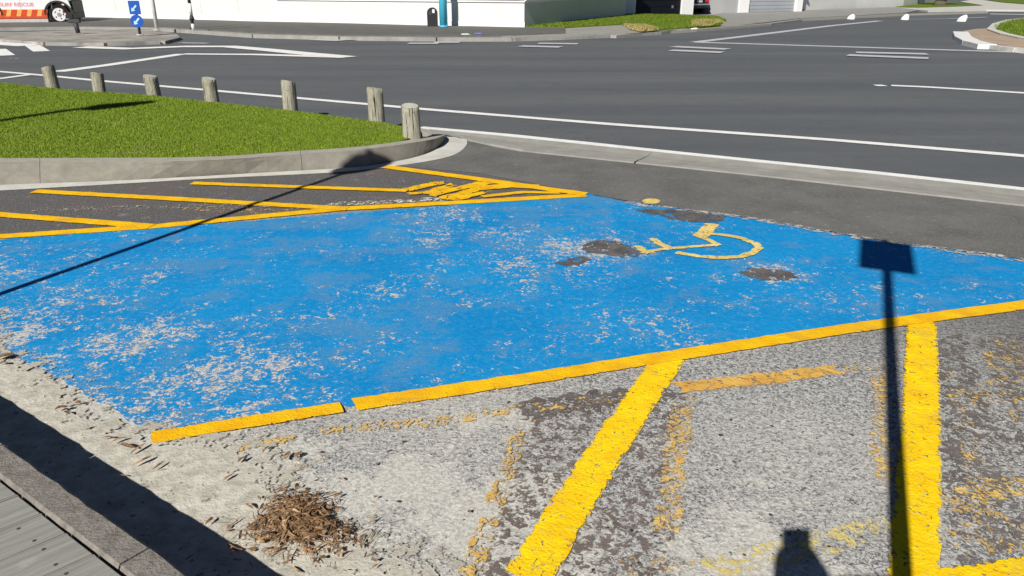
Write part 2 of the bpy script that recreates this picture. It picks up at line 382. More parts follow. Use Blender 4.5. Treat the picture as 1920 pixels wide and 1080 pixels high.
def mat_hatch():
    n = NT('hatched_zone_asphalt', 0.88, 0.15)
    fine = n.noise(66, 4, 0.65); mid = n.noise(9, 5, 0.65); big = n.noise(1.3, 4, 0.6)
    c = n.mix(n.lin(fine, 0.36, 0.66), (0.075, 0.073, 0.076), (0.19, 0.185, 0.18)); c = n.mix(n.step(big, 0.48, 0.62, 0, 0.6), c, (0.15, 0.125, 0.12))
    c = n.mix(n.step(n.math('ADD', n.math('MULTIPLY', mid, 0.6), n.math('MULTIPLY', fine, 0.4)), 0.56, 0.64, 0, 0.6), c, (0.36, 0.35, 0.33))
    n.color(c); n.bump(fine, 0.006); return n.m
hz_ = sheet('hatched_zone', [(-600, 388), (0, 350), (400, 329), (640, 316), (722, 305), (900, 330), (1100, 365), (900, 377), (640, 391), (290, 424), (0, 443), (-600, 490)], 0.002, mat_hatch()); props(hz_, kind='structure')
# ---- road markings (parts of the road surface sheet)
road_pts = [Vector(G(790, 240)), Vector(G(1360, 297)), Vector(G(1920, 351)), far_r + Vector((0.3, 0.7)), Vector((80, -10)), Vector((90, 75)), Vector((-90, 85)), Vector((-90, 60)), Vector((-13, 15)), Vector(G(300, 192)), Vector(G(690, 232))]
road = sheet('road', [(p[0], p[1]) for p in road_pts], 0.0, M_road, world=True); props(road, kind='structure')
def wl(pts, w=0.15, m=None, w1=None, z=0.008): return strip('white_line', pts, w, z, m or M_white, road, seg=0.5, jit=0.006, w1=w1)
wl([(-60, 131), (0, 134), (94, 142), (183, 151), (394, 169), (790, 204), (1150, 233), (1560, 262), (1920, 292), (2300, 325)], 0.17)
wl([(788, 239), (960, 254), (1360, 296), (1640, 324), (1920, 355), (2300, 398)], 0.17)
wl([(-40, 151), (0, 147), (60, 139)], 0.2)
wl([(108, 134), (200, 122), (342, 101)], 0.36)
wl([(342, 101), (480, 102), (652, 107)], 0.36, w1=0.5, z=0.012)
wl([(150, 88), (240, 91), (345, 87), (430, 87), (500, 93), (560, 99), (652, 107)], 0.62, z=0.016)
wl([(338, 80), (390, 81)], 0.3, M_whiteg)
wl([(-20, 80), (10, 82), (55, 85)], 0.75)
wl([(61, 85), (78, 96)], 0.42); wl([(-8, 92), (8, 104)], 0.5)
wl([(1303, 79), (1500, 85), (1920, 98), (2300, 112)], 0.42, M_whiteg)
wl([(1303, 79), (1420, 65), (1560, 48), (1650, 39)], 0.40, M_whiteg)
wl([(1700, 36), (1780, 35), (1850, 32)], 0.3, M_whiteg, z=0.012)
wl([(1640, 160), (1660, 160)], 0.22); wl([(1672, 160), (1740, 163), (1920, 174), (2300, 198)], 0.22)
for a, b in (((588, 74), (640, 76)), ((630, 74), (672, 74)), ((765, 81), (822, 81)), ((815, 79), (862, 79)), ((975, 86), (1052, 88)), ((1010, 81), (1084, 82)),
             ((1257, 94), (1355, 98)), ((1262, 87), (1365, 92)), ((1590, 103), (1742, 109)), ((1605, 98), (1740, 101))):
    wl([a, b], 0.56, M_whiteg, z=0.02)
wl([(1856, 26), (1930, 27), (2000, 28)], 0.9)
for x, y in ((20, 109), (31, 110)): wl([(x - 3, y), (x + 3, y)], 0.12, M_whiteg)

# ---- blue bay and its markings (parts of the car park sheet)
bay = [(-500, 484), (0, 449), (560, 407), (1103, 364), (1160, 375), (1225, 384), (1420, 410), (1620, 446), (1800, 470), (1920, 487), (2200, 530),
       (2200, 526), (1920, 573), (1270, 667), (640, 763), (300, 806), (250, 794), (200, 762), (130, 720), (60, 680), (0, 662), (-200, 600), (-500, 540)]
sheet('blue_bay_paint', bay, 0.004, M_blue, car_park, step=0.035, jit=0.014)
def yl(pts, w=0.1, m=None, z=0.008, jit=0.004, seg=0.05, name='yellow_line'): return strip(name, pts, w, z, m or M_yel, car_park, seg=seg, jit=jit)
yl([(285, 820), (460, 791), (640, 763)], 0.092, z=0.0115); yl([(664, 758), (960, 714), (1270, 665), (1600, 614), (1920, 571), (2300, 516)], 0.108, z=0.0105)
yl([(-200, 455), (0, 443), (290, 424), (640, 391), (900, 377), (1100, 365)], 0.12)
yl([(2060, 1052), (1846, 1083), (1700, 1108)], 0.12, M_yelb)
yl([(988, 1084), (1073, 945), (1157, 812), (1256, 669)], 0.155, M_yelb, z=0.0085, jit=0.003)
yl([(1712, 1090), (1722, 900), (1728, 750), (1728, 600)], 0.15, M_yelb, z=0.0085, jit=0.003)
hl = lambda pts, w=0.115: yl(pts, w, z=0.012, name='hatch_line')
hl([(-150, 386), (0, 402), (285, 424)]); hl([(65, 358), (320, 372), (650, 391)]); hl([(360, 343), (560, 350), (762, 357)], 0.10); hl([(722, 312), (880, 333), (1098, 364)], 0.13)
hl([(880, 354), (960, 347), (1010, 350)], 0.16); hl([(905, 368), (980, 360), (1050, 361)], 0.08)
SPL = mat_paint('splodge_paint', YEL0, YEL1, 0.60, sc=12, edge=0.12, grime=0.5)
for pts_, w_ in (([(757, 356), (785, 350), (812, 344), (838, 342)], 0.13), ([(800, 362), (822, 354), (850, 346)], 0.12), ([(770, 362), (800, 360), (822, 356)], 0.08), ([(812, 364), (845, 356), (880, 348), (908, 342)], 0.14),
                 ([(835, 371), (862, 364), (895, 354), (918, 347)], 0.15), ([(850, 374), (885, 366), (925, 358)], 0.09)):
    strip('paint_splodge', pts_, w_, 0.014, SPL, car_park, jit=0.02)
strip('worn_white_line', [(610, 383), (700, 379), (800, 374), (880, 369)], 0.14, 0.010, M_whitew, car_park)
strip('worn_white_line', [(60, 393), (200, 390), (340, 386), (560, 383)], 0.16, 0.010, mat_paint('thin_worn_paint', (0.5, 0.45, 0.38), (0.6, 0.55, 0.45), 0.26), car_park)
strip('old_yellow_line', [(350, 388), (520, 398), (700, 380)], 0.2, 0.007, M_yelv, car_park)
# older lines, blacked out and worn through
def area(name, px, m, z): 
    o = sheet(name, px, z, m, car_park, step=0.03, jit=0.03)
    return o
area('blackout_patch', [(985, 775), (1290, 735), (1262, 880), (1238, 1090), (870, 1090)], M_tar, 0.004)
area('blackout_patch', [(955, 750), (1190, 728), (1290, 735), (1000, 790)], mat_paint('thick_tar', (0.115, 0.098, 0.10), (0.19, 0.165, 0.16), 0.50, sc=22), 0.006)
area('blackout_patch', [(1752, 640), (1800, 625), (1860, 760), (1925, 900), (1925, 1090), (1800, 1090), (1772, 900)], mat_paint('thin_tar', (0.14, 0.12, 0.115), (0.2, 0.18, 0.17), 0.38, sc=17), 0.004)
area('blackout_patch', [(1840, 640), (1930, 610), (1930, 900), (1880, 760)], mat_paint('thin_tar', (0.15, 0.13, 0.12), (0.22, 0.2, 0.18), 0.36, sc=15), 0.004)
old = lambda pts, w=0.09, m=None, z=0.007: strip('old_yellow_line', pts, w, z, m or M_yelo, car_park, jit=0.012)
old([(1270, 727), (1400, 712), (1570, 692)], 0.115, mat_paint('old_line_paint', (0.66, 0.36, 0.08), (0.8, 0.5, 0.12), 0.56, sc=26)); old([(1570, 692), (1660, 683)], 0.09, M_yelv)
old([(330, 856), (420, 842), (500, 830), (548, 824)], 0.07); old([(440, 900), (530, 880), (600, 862)], 0.07, M_yelv); old([(610, 806), (760, 795), (860, 785), (960, 770)], 0.07); old([(960, 770), (1180, 745)], 0.10, M_yelv)
old([(985, 790), (945, 900), (905, 1000), (878, 1090)], 0.075); old([(1290, 745), (1272, 850), (1258, 960), (1245, 1000)], 0.075, M_yelv)
old([(1648, 700), (1652, 790), (1656, 900)], 0.08, M_yelo); old([(1660, 683), (1450, 706)], 0.10, M_yelv); old([(1280, 760), (1262, 900), (1250, 1000)], 0.10, M_yelo, z=0.010); old([(1785, 700), (1830, 880), (1850, 1000)], 0.08, M_yelv); old([(1860, 660), (1925, 800)], 0.12, M_yelv); old([(1160, 1060), (1320, 1070)], 0.1, M_yelv)
old([(1320, 1070), (1500, 1028), (1660, 985)], 0.13, mat_paint('old_line_paint', (0.6, 0.5, 0.18), (0.75, 0.62, 0.25), 0.36, sc=24)); old([(1760, 950), (1850, 925), (1930, 905)], 0.13, M_yelo)
old([(1840, 760), (1925, 700)], 0.2, M_yelv); old([(1780, 1030), (1925, 985)], 0.2, M_yelv); old([(1900, 640), (1930, 720)], 0.2, M_yelv)
# bare holes in the paint and the worn wheelchair symbol
hole = lambda pts: sheet('bare_patch', pts, 0.008, M_hole, car_park, step=0.025, jit=0.022)
hole([(1192, 394), (1215, 391), (1250, 392), (1300, 394), (1345, 399), (1362, 406), (1345, 417), (1310, 416), (1268, 413), (1240, 404), (1212, 400)])
hole([(1092, 462), (1112, 452), (1140, 450), (1166, 454), (1180, 462), (1200, 470), (1205, 476), (1180, 481), (1150, 480), (1125, 476), (1095, 472)])
hole([(1040, 494), (1065, 484), (1100, 480), (1105, 488), (1085, 497), (1058, 498)])
hole([(1388, 510), (1400, 502), (1440, 503), (1480, 510), (1495, 519), (1470, 526), (1430, 525), (1400, 519)])
sym = lambda pts, w: strip('wheelchair_symbol_stroke', pts, w, 0.012, M_tan, car_park, seg=0.04, jit=0.006)
sym([(1336, 419), (1324, 432), (1312, 444)], 0.115); sym([(1308, 442), (1330, 450), (1350, 461)], 0.060); sym([(1352, 458), (1300, 462), (1240, 467), (1205, 473)], 0.045)
sym([(1224, 447), (1236, 456), (1256, 465)], 0.065); sym([(1195, 461), (1203, 468), (1222, 475)], 0.065)
sym([(1334, 438), (1365, 441), (1393, 447), (1416, 456), (1423, 465), (1411, 474), (1385, 481), (1345, 483), (1310, 480), (1268, 473)], 0.062)
strip('worn_edge', [(1180, 380), (1260, 390), (1420, 411), (1620, 447), (1800, 471), (1920, 488), (2200, 530)], 0.09, 0.010, mat_paint('crumbled_edge', (0.42, 0.40, 0.36), (0.6, 0.58, 0.53), 0.40, sc=18, edge=0.06), car_park, jit=0.02)
sheet('yellow_dot', [(1221 + 17 * math.cos(a), 377 + 5 * math.sin(a)) for a in [i * math.pi / 8 for i in range(16)]], 0.008, M_tan, forecourt)

# ---- concrete dish channel laid in segments along the road edge
channel = empty('concrete_channel', (*c_in[1], 0), kind='structure')
o_pts = [Vector(G(800, 243)), Vector(G(960, 257)), Vector(G(1360, 299)), Vector(G(1640, 327)), Vector(G(1920, 358))]
odir = (o_pts[4] - o_pts[1]).normalized()
def poly_at(P, t):
    for a, b in zip(P[:-1], P[1:]):
        L = (b - a).length
        if t <= L or b is P[-1]: return a + (b - a).normalized() * t
        t -= L
lipm = M_gut
tj = [0.02, 0.75, 1.9, 3.05, 4.15, 4.72, 5.25, 6.3, 7.6, 9.0, 10.4, 11.8, 13.2, 14.6]
I0 = [Vector(G(865, 262)), c_in[1], c_in[2], c_in[3], far_r]
for a, b in zip(tj[:-1], tj[1:]):
    g = 0.0004
    A, B = poly_at(o_pts, a + g), poly_at(o_pts, b - g)
    def inner(Q):                            # matching point on the inner edge
        best = min(((poly_at(I0, s * 0.02) - Q).length, s) for s in range(1000)); return poly_at(I0, best[1] * 0.02)
    Ai, Bi = inner(A), inner(B)
    rows_a, rows_b = [], []
    for u, z in ((0, 0.0), (0.06, 0.010), (0.35, -0.004), (0.66, 0.002), (0.74, 0.006), (0.80, 0.012), (1.0, 0.014), (1.0, -0.05)):
        rows_a.append((*A.lerp(Ai, u), z + 0.004)); rows_b.append((*B.lerp(Bi, u), z + 0.004))
    V = rows_a + rows_b; n_ = len(rows_a)
    s = mesh_obj('channel_segment', V, [(i, i + 1, n_ + i + 1, n_ + i) for i in range(n_ - 1)], M_chan, channel)
    me = s.data
    for p in me.polygons:
        if p.normal.z < 0: me.flip_normals(); break
    s.location = -Vector((*c_in[1], 0)); me.materials.append(M_chan); me.polygons[5].material_index = 1

# ---------------------------------------------------------------- grass island: raised lawn, kerb, gutter apron
ZG = 0.16
kb = [(-500, 372), (-200, 357), (0, 346), (200, 340), (400, 329), (560, 320), (650, 315), (720, 307), (780, 295), (812, 284), (829, 272), (834, 264), (826, 257), (806, 249), (770, 240)]
kt = [(-500, 308), (-200, 306), (0, 305), (200, 304), (400, 302), (560, 298), (630, 292), (700, 283), (768, 270), (802, 260), (820, 250), (823, 246), (814, 241), (796, 237), (765, 231)]
ki = [(-500, 298), (-200, 298), (0, 297), (200, 296.5), (400, 295.5), (560, 292), (620, 287), (690, 277), (745, 264), (768, 257), (780, 251), (783, 247), (779, 244), (766, 240), (740, 233)]
def smooth_path(P, it=2):
    for _ in range(it):
        Q = [P[0]]
        for a, b in zip(P[:-1], P[1:]): Q += [a.lerp(b, 0.25), a.lerp(b, 0.75)]
        P = Q + [P[-1]]
    return P
KBr = [GV(p, 0) for p in kb]; KTr = [GV(p, ZG) for p in kt]; KIr = [GV(p, ZG) for p in ki]
for i in range(5, len(kb)):                  # the nose has an upright face
    tg = (KBr[min(i + 1, len(kb) - 1)] - KBr[i - 1]).normalized(); nn = Vector((-tg.y, tg.x, 0)); zk = (0.16, 0.16, 0.16, 0.155, 0.135, 0.105, 0.075, 0.055, 0.03, 0.01)[i - 5]; si = (0.05, 0.07, 0.065, 0.04)[i - 5] if i < 9 else -0.015; KTr[i] = KBr[i] + nn * si + Vector((0, 0, zk)); KIr[i] = KBr[i] + nn * (max(si, 0) + 0.14) + Vector((0, 0, zk))
KB, KTp, KI = smooth_path(KBr), smooth_path(KTr), smooth_path(KIr)
lawn_back = [(776, 257), (792, 250), (786, 243), (762, 238), (705, 228), (542, 207), (394, 191), (285, 179), (183, 172), (94, 165), (0, 155), (-400, 128)]
front = [q for q in KI if q.x < KIr[8].x + 0.001 and q.y < KIr[8].y + 0.05]
lawn_w = [Vector((q.x, q.y)) for q in front] + [Vector(G(x, y, ZG)) for x, y in lawn_back]
lawn = empty('lawn', (*G(0, 297, ZG), 0), kind='structure')
def local(o, root): o.parent = root; o.location = -root.location; return o
bm = bmesh.new(); prism(bm, [(p.x, p.y) for p in lawn_w], 'z', 0.09, ZG); local(bm_obj('lawn_soil', bm, M_soil), lawn)
def in_poly(x, y, P):
    ins = np.zeros(len(x), bool); n = len(P)
    for i in range(n):
        x1, y1 = P[i]; x2, y2 = P[(i + 1) % n]
        c = ((y1 > y) != (y2 > y)); xi = (x2 - x1) * (y - y1) / (y2 - y1 + 1e-12) + x1
        ins ^= c & (x < xi)
    return ins
def blades(name, P, n, h, w, z, mat, lean=0.5):
    P = [(p[0], p[1]) for p in P]; xs = [p[0] for p in P]; ys = [p[1] for p in P]
    x = np.random.uniform(min(xs), max(xs), n); y = np.random.uniform(min(ys), max(ys), n)
    k = in_poly(x, y, P); x, y = x[k], y[k]; n = len(x)
    a = np.random.uniform(0, 2 * math.pi, n); H = h * np.random.uniform(0.5, 1.3, n); L = H * np.random.uniform(0.1, lean * 2, n); la = np.random.uniform(0, 2 * math.pi, n)
    wx, wy = np.cos(a) * w / 2, np.sin(a) * w / 2; Z = np.full(n, z)
    V = np.empty((n, 3, 3)); V[:, 0] = np.stack([x - wx, y - wy, Z - 0.004], 1); V[:, 1] = np.stack([x + wx, y + wy, Z - 0.004], 1); V[:, 2] = np.stack([x + L * np.cos(la), y + L * np.sin(la), Z + H], 1)
    me = bpy.data.meshes.new(name); me.vertices.add(3 * n); me.vertices.foreach_set('co', V.ravel())
    me.loops.add(3 * n); me.loops.foreach_set('vertex_index', np.arange(3 * n)); me.polygons.add(n)
    me.polygons.foreach_set('loop_start', np.arange(0, 3 * n, 3)); me.polygons.foreach_set('loop_total', np.full(n, 3)); me.update(calc_edges=True)
    me.materials.append(mat); o = bpy.data.objects.new(name, me); C.objects.link(o); return o
props(blades('grass', lawn_w, 360000, 0.019, 0.011, ZG, M_blade), 'short mown green grass covering the island behind the wooden posts', 'grass', kind='stuff')
# kerb: sweep a profile round the island; base path = foot of the kerb face
island_kerb = empty('island_kerb', (*G(400, 329), 0), kind='structure')
def resample(P, n):
    L = [0]
    for a, b in zip(P[:-1], P[1:]): L.append(L[-1] + (b - a).length)
    return [P[next(i for i in range(len(L) - 1) if L[i + 1] >= t - 1e-9)].lerp(P[next(i for i in range(len(L) - 1) if L[i + 1] >= t - 1e-9) + 1],
            (t - L[next(i for i in range(len(L) - 1) if L[i + 1] >= t - 1e-9)]) / max(1e-9, L[next(i for i in range(len(L) - 1) if L[i + 1] >= t - 1e-9) + 1] - L[next(i for i in range(len(L) - 1) if L[i + 1] >= t - 1e-9)])) for t in [L[-1] * k / n for k in range(n + 1)]]
N_ = len(KB)
cuts = []; acc = 0; segL = 2.3; cur = [0]
for i in range(1, N_):
    acc += (KB[i] - KB[i - 1]).length; cur.append(i)
    if acc > segL or i == N_ - 1: cuts.append(cur); cur = [i]; acc = 0
for cset in cuts:
    V, Fc = [], []
    for j, i in enumerate(cset):
        b, t, n2 = KB[i].copy(), KTp[i].copy(), KI[i].copy()
        if j == len(cset) - 1 and i != N_ - 1:      # open joint
            pb = KB[cset[j - 1]]; d = (b - pb); d = d.normalized() * 0.004; b -= d; t -= d; n2 -= d
        f = t.lerp(n2, 0.12)
        prof = [b + Vector((0, 0, -0.02)), b.copy(), b.lerp(t, 0.75) + Vector((0, 0, 0.006)), b.lerp(t, 0.93) + Vector((0, 0, 0.008)), t + Vector((0, 0, 0.002)), f + Vector((0, 0, 0.003)), n2 + Vector((0, 0, 0.004)), n2 + Vector((0, 0, -0.05))]
        V += prof
    n_ = 8
    for j in range(len(cset) - 1):
        for q in range(n_ - 1): Fc.append((j * n_ + q, (j + 1) * n_ + q, (j + 1) * n_ + q + 1, j * n_ + q + 1))
    Fc.append(tuple(range(n_))[::-1]); Fc.append(tuple((len(cset) - 1) * n_ + q for q in range(n_)))
    o = mesh_obj('kerb_block', V, Fc, M_kerb); local(o, island_kerb); o.data.materials.append(M_kerbtop)
    for p in o.data.polygons:
        if len(p.vertices) == 4 and min(p.vertices) % n_ >= 4: p.material_index = 1
# gutter apron in front of the kerb
ga = [(-500, 372), (0, 346), (200, 340), (400, 329), (560, 320), (650, 315), (720, 307), (780, 295), (812, 284), (829, 272), (834, 264), (826, 257)]
gb = [(-500, 386), (0, 357), (200, 346), (400, 334), (560, 327), (650, 322), (720, 314), (800, 303), (850, 292), (870, 279), (878, 266), (868, 256)]
A_, B_ = smooth_path([GV(p, 0.01) for p in ga]), smooth_path([GV(p, 0.006) for p in gb])
gut = mesh_obj('gutter_apron', A_ + B_, [(i, i + 1, len(A_) + i + 1, len(A_) + i) for i in range(len(A_) - 1)], None, None); gut.data.materials.append(M_gut)
if gut.data.polygons[0].normal.z < 0: gut.data.flip_normals()
local(gut, island_kerb)

# ---------------------------------------------------------------- near kerb and timber boardwalk
ZK = 0.25
near_kerb = empty('near_kerb', (*(KN * 0.75).xy, 0), kind='structure')
t = -9.0
while t < 7:
    L = 0.9; m = 14; V, Fc = [], []
    for j in range(m + 1):
        tt = t + (L - 0.008) * j / m; jj = random.uniform(-0.006, 0.004); js = random.uniform(-0.003, 0.003)
        for d, z in ((0.80, -0.02), (0.80 + jj, ZK - 0.016 + js), (0.786 + jj, ZK), (0.705, ZK + 0.003), (0.698 + jj * 0.5, ZK - 0.01), (0.696, 0.0)):
            q = KN * d + KT * tt; V.append((q.x, q.y, z))
    for j in range(m):
        for q in range(5): Fc.append((j * 6 + q, (j + 1) * 6 + q, (j + 1) * 6 + q + 1, j * 6 + q + 1))
    Fc += [tuple(range(6))[::-1], tuple(m * 6 + q for q in range(6))]
    local(mesh_obj('kerb_block', V, Fc, M_edge), near_kerb); t += L
def mat_wood():
    n = NT('weathered_timber', 0.85, 0.2)
    tc = n.t.nodes.new('ShaderNodeTexCoord').outputs['Object']; oi = n.t.nodes.new('ShaderNodeObjectInfo').outputs['Random']
    mp = n.t.nodes.new('ShaderNodeMapping'); n.t.links.new(tc, mp.inputs[0]); mp.inputs['Scale'].default_value = (3, 60, 20)
    cmb = n.t.nodes.new('ShaderNodeVectorMath'); cmb.operation = 'ADD'; n.t.links.new(mp.outputs[0], cmb.inputs[0])
    sc_ = n.math('MULTIPLY', oi, 40.0); n.t.links.new(sc_, cmb.inputs[1])
    g = n.noise(1.0, 6, 0.65, 0.6, vec=cmb.outputs[0])
    c = n.mix(n.lin(g, 0.3, 0.7), (0.20, 0.203, 0.182), (0.34, 0.342, 0.315)); c = n.mix(n.step(g, 0.62, 0.75), c, (0.12, 0.12, 0.10))
    c = n.mix(n.lin(oi, 0, 1, 0, 0.3), c, (0.38, 0.37, 0.33))
    c = n.mix(n.step(n.noise(14, 4), 0.6, 0.72, 0, 0.5), c, (0.42, 0.41, 0.38))
    n.color(c); n.bump(g, 0.004); return n.m
M_wood = mat_wood()
M_screw = plain('screw_steel', (0.16, 0.15, 0.14), 0.5, 0.5, 0.6)
deck = empty('boardwalk', (0, 0, ZK - 0.03), kind='structure')
BA = rad(46.5); BD = Vector((math.sin(BA), math.cos(BA), 0)); BNn = Vector((math.cos(BA), -math.sin(BA), 0))
bw, gap, dN = 0.144, 0.006, BD.dot(KN)
def board_mesh(w, l0):
    bm = bmesh.new()
    sh = math.tan(math.acos(min(1, dN)))     # skewed end so that boards butt the kerb
    s_ = (BNn.dot(KN)) / dN
    pts = [(0, -w / 2), (0, w / 2), (-l0, w / 2), (-l0, -w / 2)]
    pts = [(x + (y * s_ if x == 0 else 0), y) for x, y in pts]
    prism(bm, pts, 'z', -0.03, 0.0)
    bmesh.ops.bevel(bm, geom=[e for e in bm.edges if abs(e.verts[0].co.z - e.verts[1].co.z) < 1e-6 and e.verts[0].co.z > -0.01], offset=0.004, segments=2, affect='EDGES')
    return bm
bmesh_board = board_mesh(bw, 2.4)
b0 = bm_obj('plank', bmesh_board, M_wood, deck); b0.location = (0, 0, 0)
smb = bmesh.new(); cyl(smb, (0, 0, -0.004), (0, 0, 0.0015), 0.0055, 0.005, 10); screw_me = bm_obj('screw', smb, M_screw, b0)
k = 0; first = True
for i in range(-48, 60):
    off = i * (bw + gap) + 0.02
    # start point on the kerb inner line n.X = 0.690
    base = BNn * off; sfac = (0.688 - base.dot(KN)) / dN; p = base + BD * sfac
    ob = b0 if first else b0.copy()
    if not first: C.objects.link(ob); ob.parent = deck
    ob.location = (p.x, p.y, 0.03 + random.uniform(-0.002, 0.002) - 0.002)
    ob.rotation_euler = (random.uniform(-0.004, 0.004), 0, math.atan2(BD.y, BD.x))
    near = -16 < i < 4
    for dx in (0.07, 0.55):
        for sy in (-0.045, 0.045):
            if first and dx == 0.07 and sy < 0: sc = screw_me
            elif near or first:
                sc = screw_me.copy(); C.objects.link(sc)
            else: continue
            sc.parent = ob; sc.location = (-dx - random.uniform(0, 0.02) + sy * ((BNn.dot(KN)) / dN), sy, 0.0)
    first = False

# ---------------------------------------------------------------- sand drift along the near kerb
V, U, Fc = [], [], []
nu, nv = 120, 10
for i in range(nu + 1):
    t = -7 + 10 * i / nu; wdt = 0.78 + 0.12 * math.sin(t * 2.3) + 0.08 * math.sin(t * 5.1 + 1)
    for j in range(nv + 1):
        v = j / nv; q = KN * (0.80 + wdt * v) + KT * t
        z = 0.009 + 0.016 * (1 - v) ** 3 
        V.append((q.x, q.y, z)); U.append((t, v))
for i in range(nu):
    for j in range(nv):
        a = i * (nv + 1) + j; Fc.append((a, a + 1, a + nv + 2, a + nv + 1))
sand = mesh_obj('sand', V, Fc, M_sand, None, U, smooth=True)
if sand.data.polygons[0].normal.z < 0: sand.data.flip_normals()
props(sand, 'pale dusty sand drifted along the foot of the near kerb', 'sand', kind='stuff')

# ---------------------------------------------------------------- leaf litter
def mat_leaf():
    n = NT('dry_leaf', 0.8, 0.2); f = n.noise(22, 4, 0.7); g = n.noise(45, 2)
    c = n.mix(n.lin(f, 0.35, 0.65), (0.13, 0.07, 0.035), (0.38, 0.24, 0.13)); c = n.mix(n.step(g, 0.57, 0.70, 0, 0.8), c, (0.56, 0.40, 0.25)); c = n.mix(n.step(g, 0.42, 0.33, 0, 0.7), c, (0.07, 0.035, 0.018))
    n.color(c); return n.m
M_leaf = mat_leaf()
def leaf_geo(V, Fc, c, L, w, ang, tilt, curl, roll):
    R = Matrix.Rotation(ang, 3, 'Z') @ Matrix.Rotation(tilt, 3, 'Y') @ Matrix.Rotation(roll, 3, 'X')
    s = len(V); n = 6
    for i in range(n + 1):
        u = i / n; x = (u - 0.5) * L; hw = w / 2 * (math.sin(math.pi * min(1, u * 0.92 + 0.05)) ** 0.7); z = curl * L * (1 - (2 * u - 1) ** 2) ; yy = curl * L * 0.5 * math.sin(u * 5)
        for sd in (-1, 0, 1):
            V.append(tuple(Vector(c) + R @ Vector((x, yy + sd * hw, z + (0.25 * hw if sd else 0)))))
    for i in range(n):
        for k in range(2): a = s + i * 3 + k; Fc.append((a, a + 3, a + 4, a + 1))
V, Fc = [], []
pc = Vector((*G(558, 992), 0))
for _ in range(2300):
    r = abs(random.gauss(0, 0.5)); r = min(r, 1.5); a = random.uniform(0, 2 * math.pi)
    lob = 1 + 0.22 * math.sin(3 * a + 1) + 0.14 * math.sin(5 * a); d = KT * (math.cos(a) * r * 0.205 * lob) + KN * (math.sin(a) * r * 0.15 * lob)
    h = max(0.0, 0.034 * (1 - (r / 0.95) ** 2)) * random.random() ** 0.6 + 0.012
    leaf_geo(V, Fc, (pc.x + d.x, pc.y + d.y, h + 0.012), random.choice((random.uniform(0.008, 0.02), random.uniform(0.02, 0.05), random.uniform(0.02, 0.07))), random.choice((random.uniform(0.0015, 0.003), random.uniform(0.004, 0.011))), random.uniform(0, 6.28), random.gauss(0, 0.12), random.uniform(-0.05, 0.2), random.gauss(0, 0.5))
for _ in range(420):                         # thin drift caught along the kerb and in its shadow
    t_ = random.gauss(-0.75, 0.75); q = KN * (0.83 + abs(random.gauss(0, 0.22))) + KT * t_
    leaf_geo(V, Fc, (q.x, q.y, 0.030), random.uniform(0.008, 0.04), random.uniform(0.002, 0.008), random.uniform(0, 6.28), 0.03, random.uniform(0, 0.08), random.gauss(0, 0.2))
litter = mesh_obj('leaf_litter', V, Fc, M_leaf); props(litter, 'heap of dry brown leaves and bark strips beside the near kerb', 'leaf litter', kind='stuff')
leafs = [(240, 848, .10, .016), (262, 852, .09, .012), (225, 836, .07, .01), (270, 876, .09, .012), (205, 832, .06, .012), (300, 884, .07, .008), (118, 775, .06, .015), (128, 784, .05, .014), (148, 764, .03, .02), (12, 676, .09, .03), (8, 690, .06, .02),
         (700, 985, .05, .005), (660, 1000, .06, .005), (652, 1025, .045, .010), (672, 1026, .03, .006), (540, 862, .06, .02), (560, 860, .05, .02), (455, 870, .05, .012), (470, 960, .05, .01), (705, 940, .02, .008), (880, 965, .018, .012), (705, 1062, .02, .012), (607, 1058, .02, .012), (560, 940, .02, .01), (640, 905, .03, .007), (500, 850, .06, .01), (92, 716, .03, .01), (430, 905, .06, .01), (395, 990, .05, .01), (700, 1010, .07, .004), (1250, 1018, .03, .012), (645, 1050, .05, .006)]
leaf_objs = []
spots = [('long curled tan leaf', 'between the end of the yellow line and the kerb shadow'), ('two-toned brown leaf strip', 'touching the long curled leaf near the kerb shadow')]
for i, (x, y, L, w) in enumerate(leafs):
    V, Fc = [], []; leaf_geo(V, Fc, (0, 0, 0), L * 0.85, w * 1.25, random.uniform(0, 6.28), random.uniform(-0.06, 0.06), random.uniform(0.03, 0.12), random.uniform(-0.2, 0.2))
    o = mesh_obj('dry_leaf', V, Fc, M_leaf); g = G(x, y); 
    kd = Vector((g[0], g[1], 0)).dot(KN); o.location = (g[0], g[1], 0.016 + max(0, 0.022 * (1 - (kd - 0.8) / 0.85)) if kd < 1.65 else 0.014)
    zn = ('at the left end of the sand' if x < 60 else 'below the worn corner of the blue paint' if x < 160 else 'near the tip of the yellow line' if x < 310 else 'just left of the leaf heap' if x < 480
          else 'above the leaf heap' if x < 620 and y < 900 else 'close around the right of the leaf heap' if x < 720 else 'left of the diagonal stripe' if x < 1000 else 'right of the diagonal stripe')
    leaf_objs.append((zn, x, o))
ORD = ['leftmost', 'second from left', 'third from left', 'fourth from left', 'fifth from left', 'sixth from left', 'seventh from left', 'eighth from left', 'ninth from left', 'tenth from left', 'eleventh from left', 'rightmost']
for zn in sorted({q[0] for q in leaf_objs}):
    grp = sorted([q for q in leaf_objs if q[0] == zn], key=lambda q: q[1])
    for j, (_, x, o) in enumerate(grp):
        if len(grp) == 1: props(o, 'single small dry brown leaf strip ' + zn, 'leaf')
        else: props(o, ('rightmost' if j == len(grp) - 1 else ORD[j]) + ' of the dry leaf strips ' + zn, 'leaf', 'dry leaf strips ' + zn)

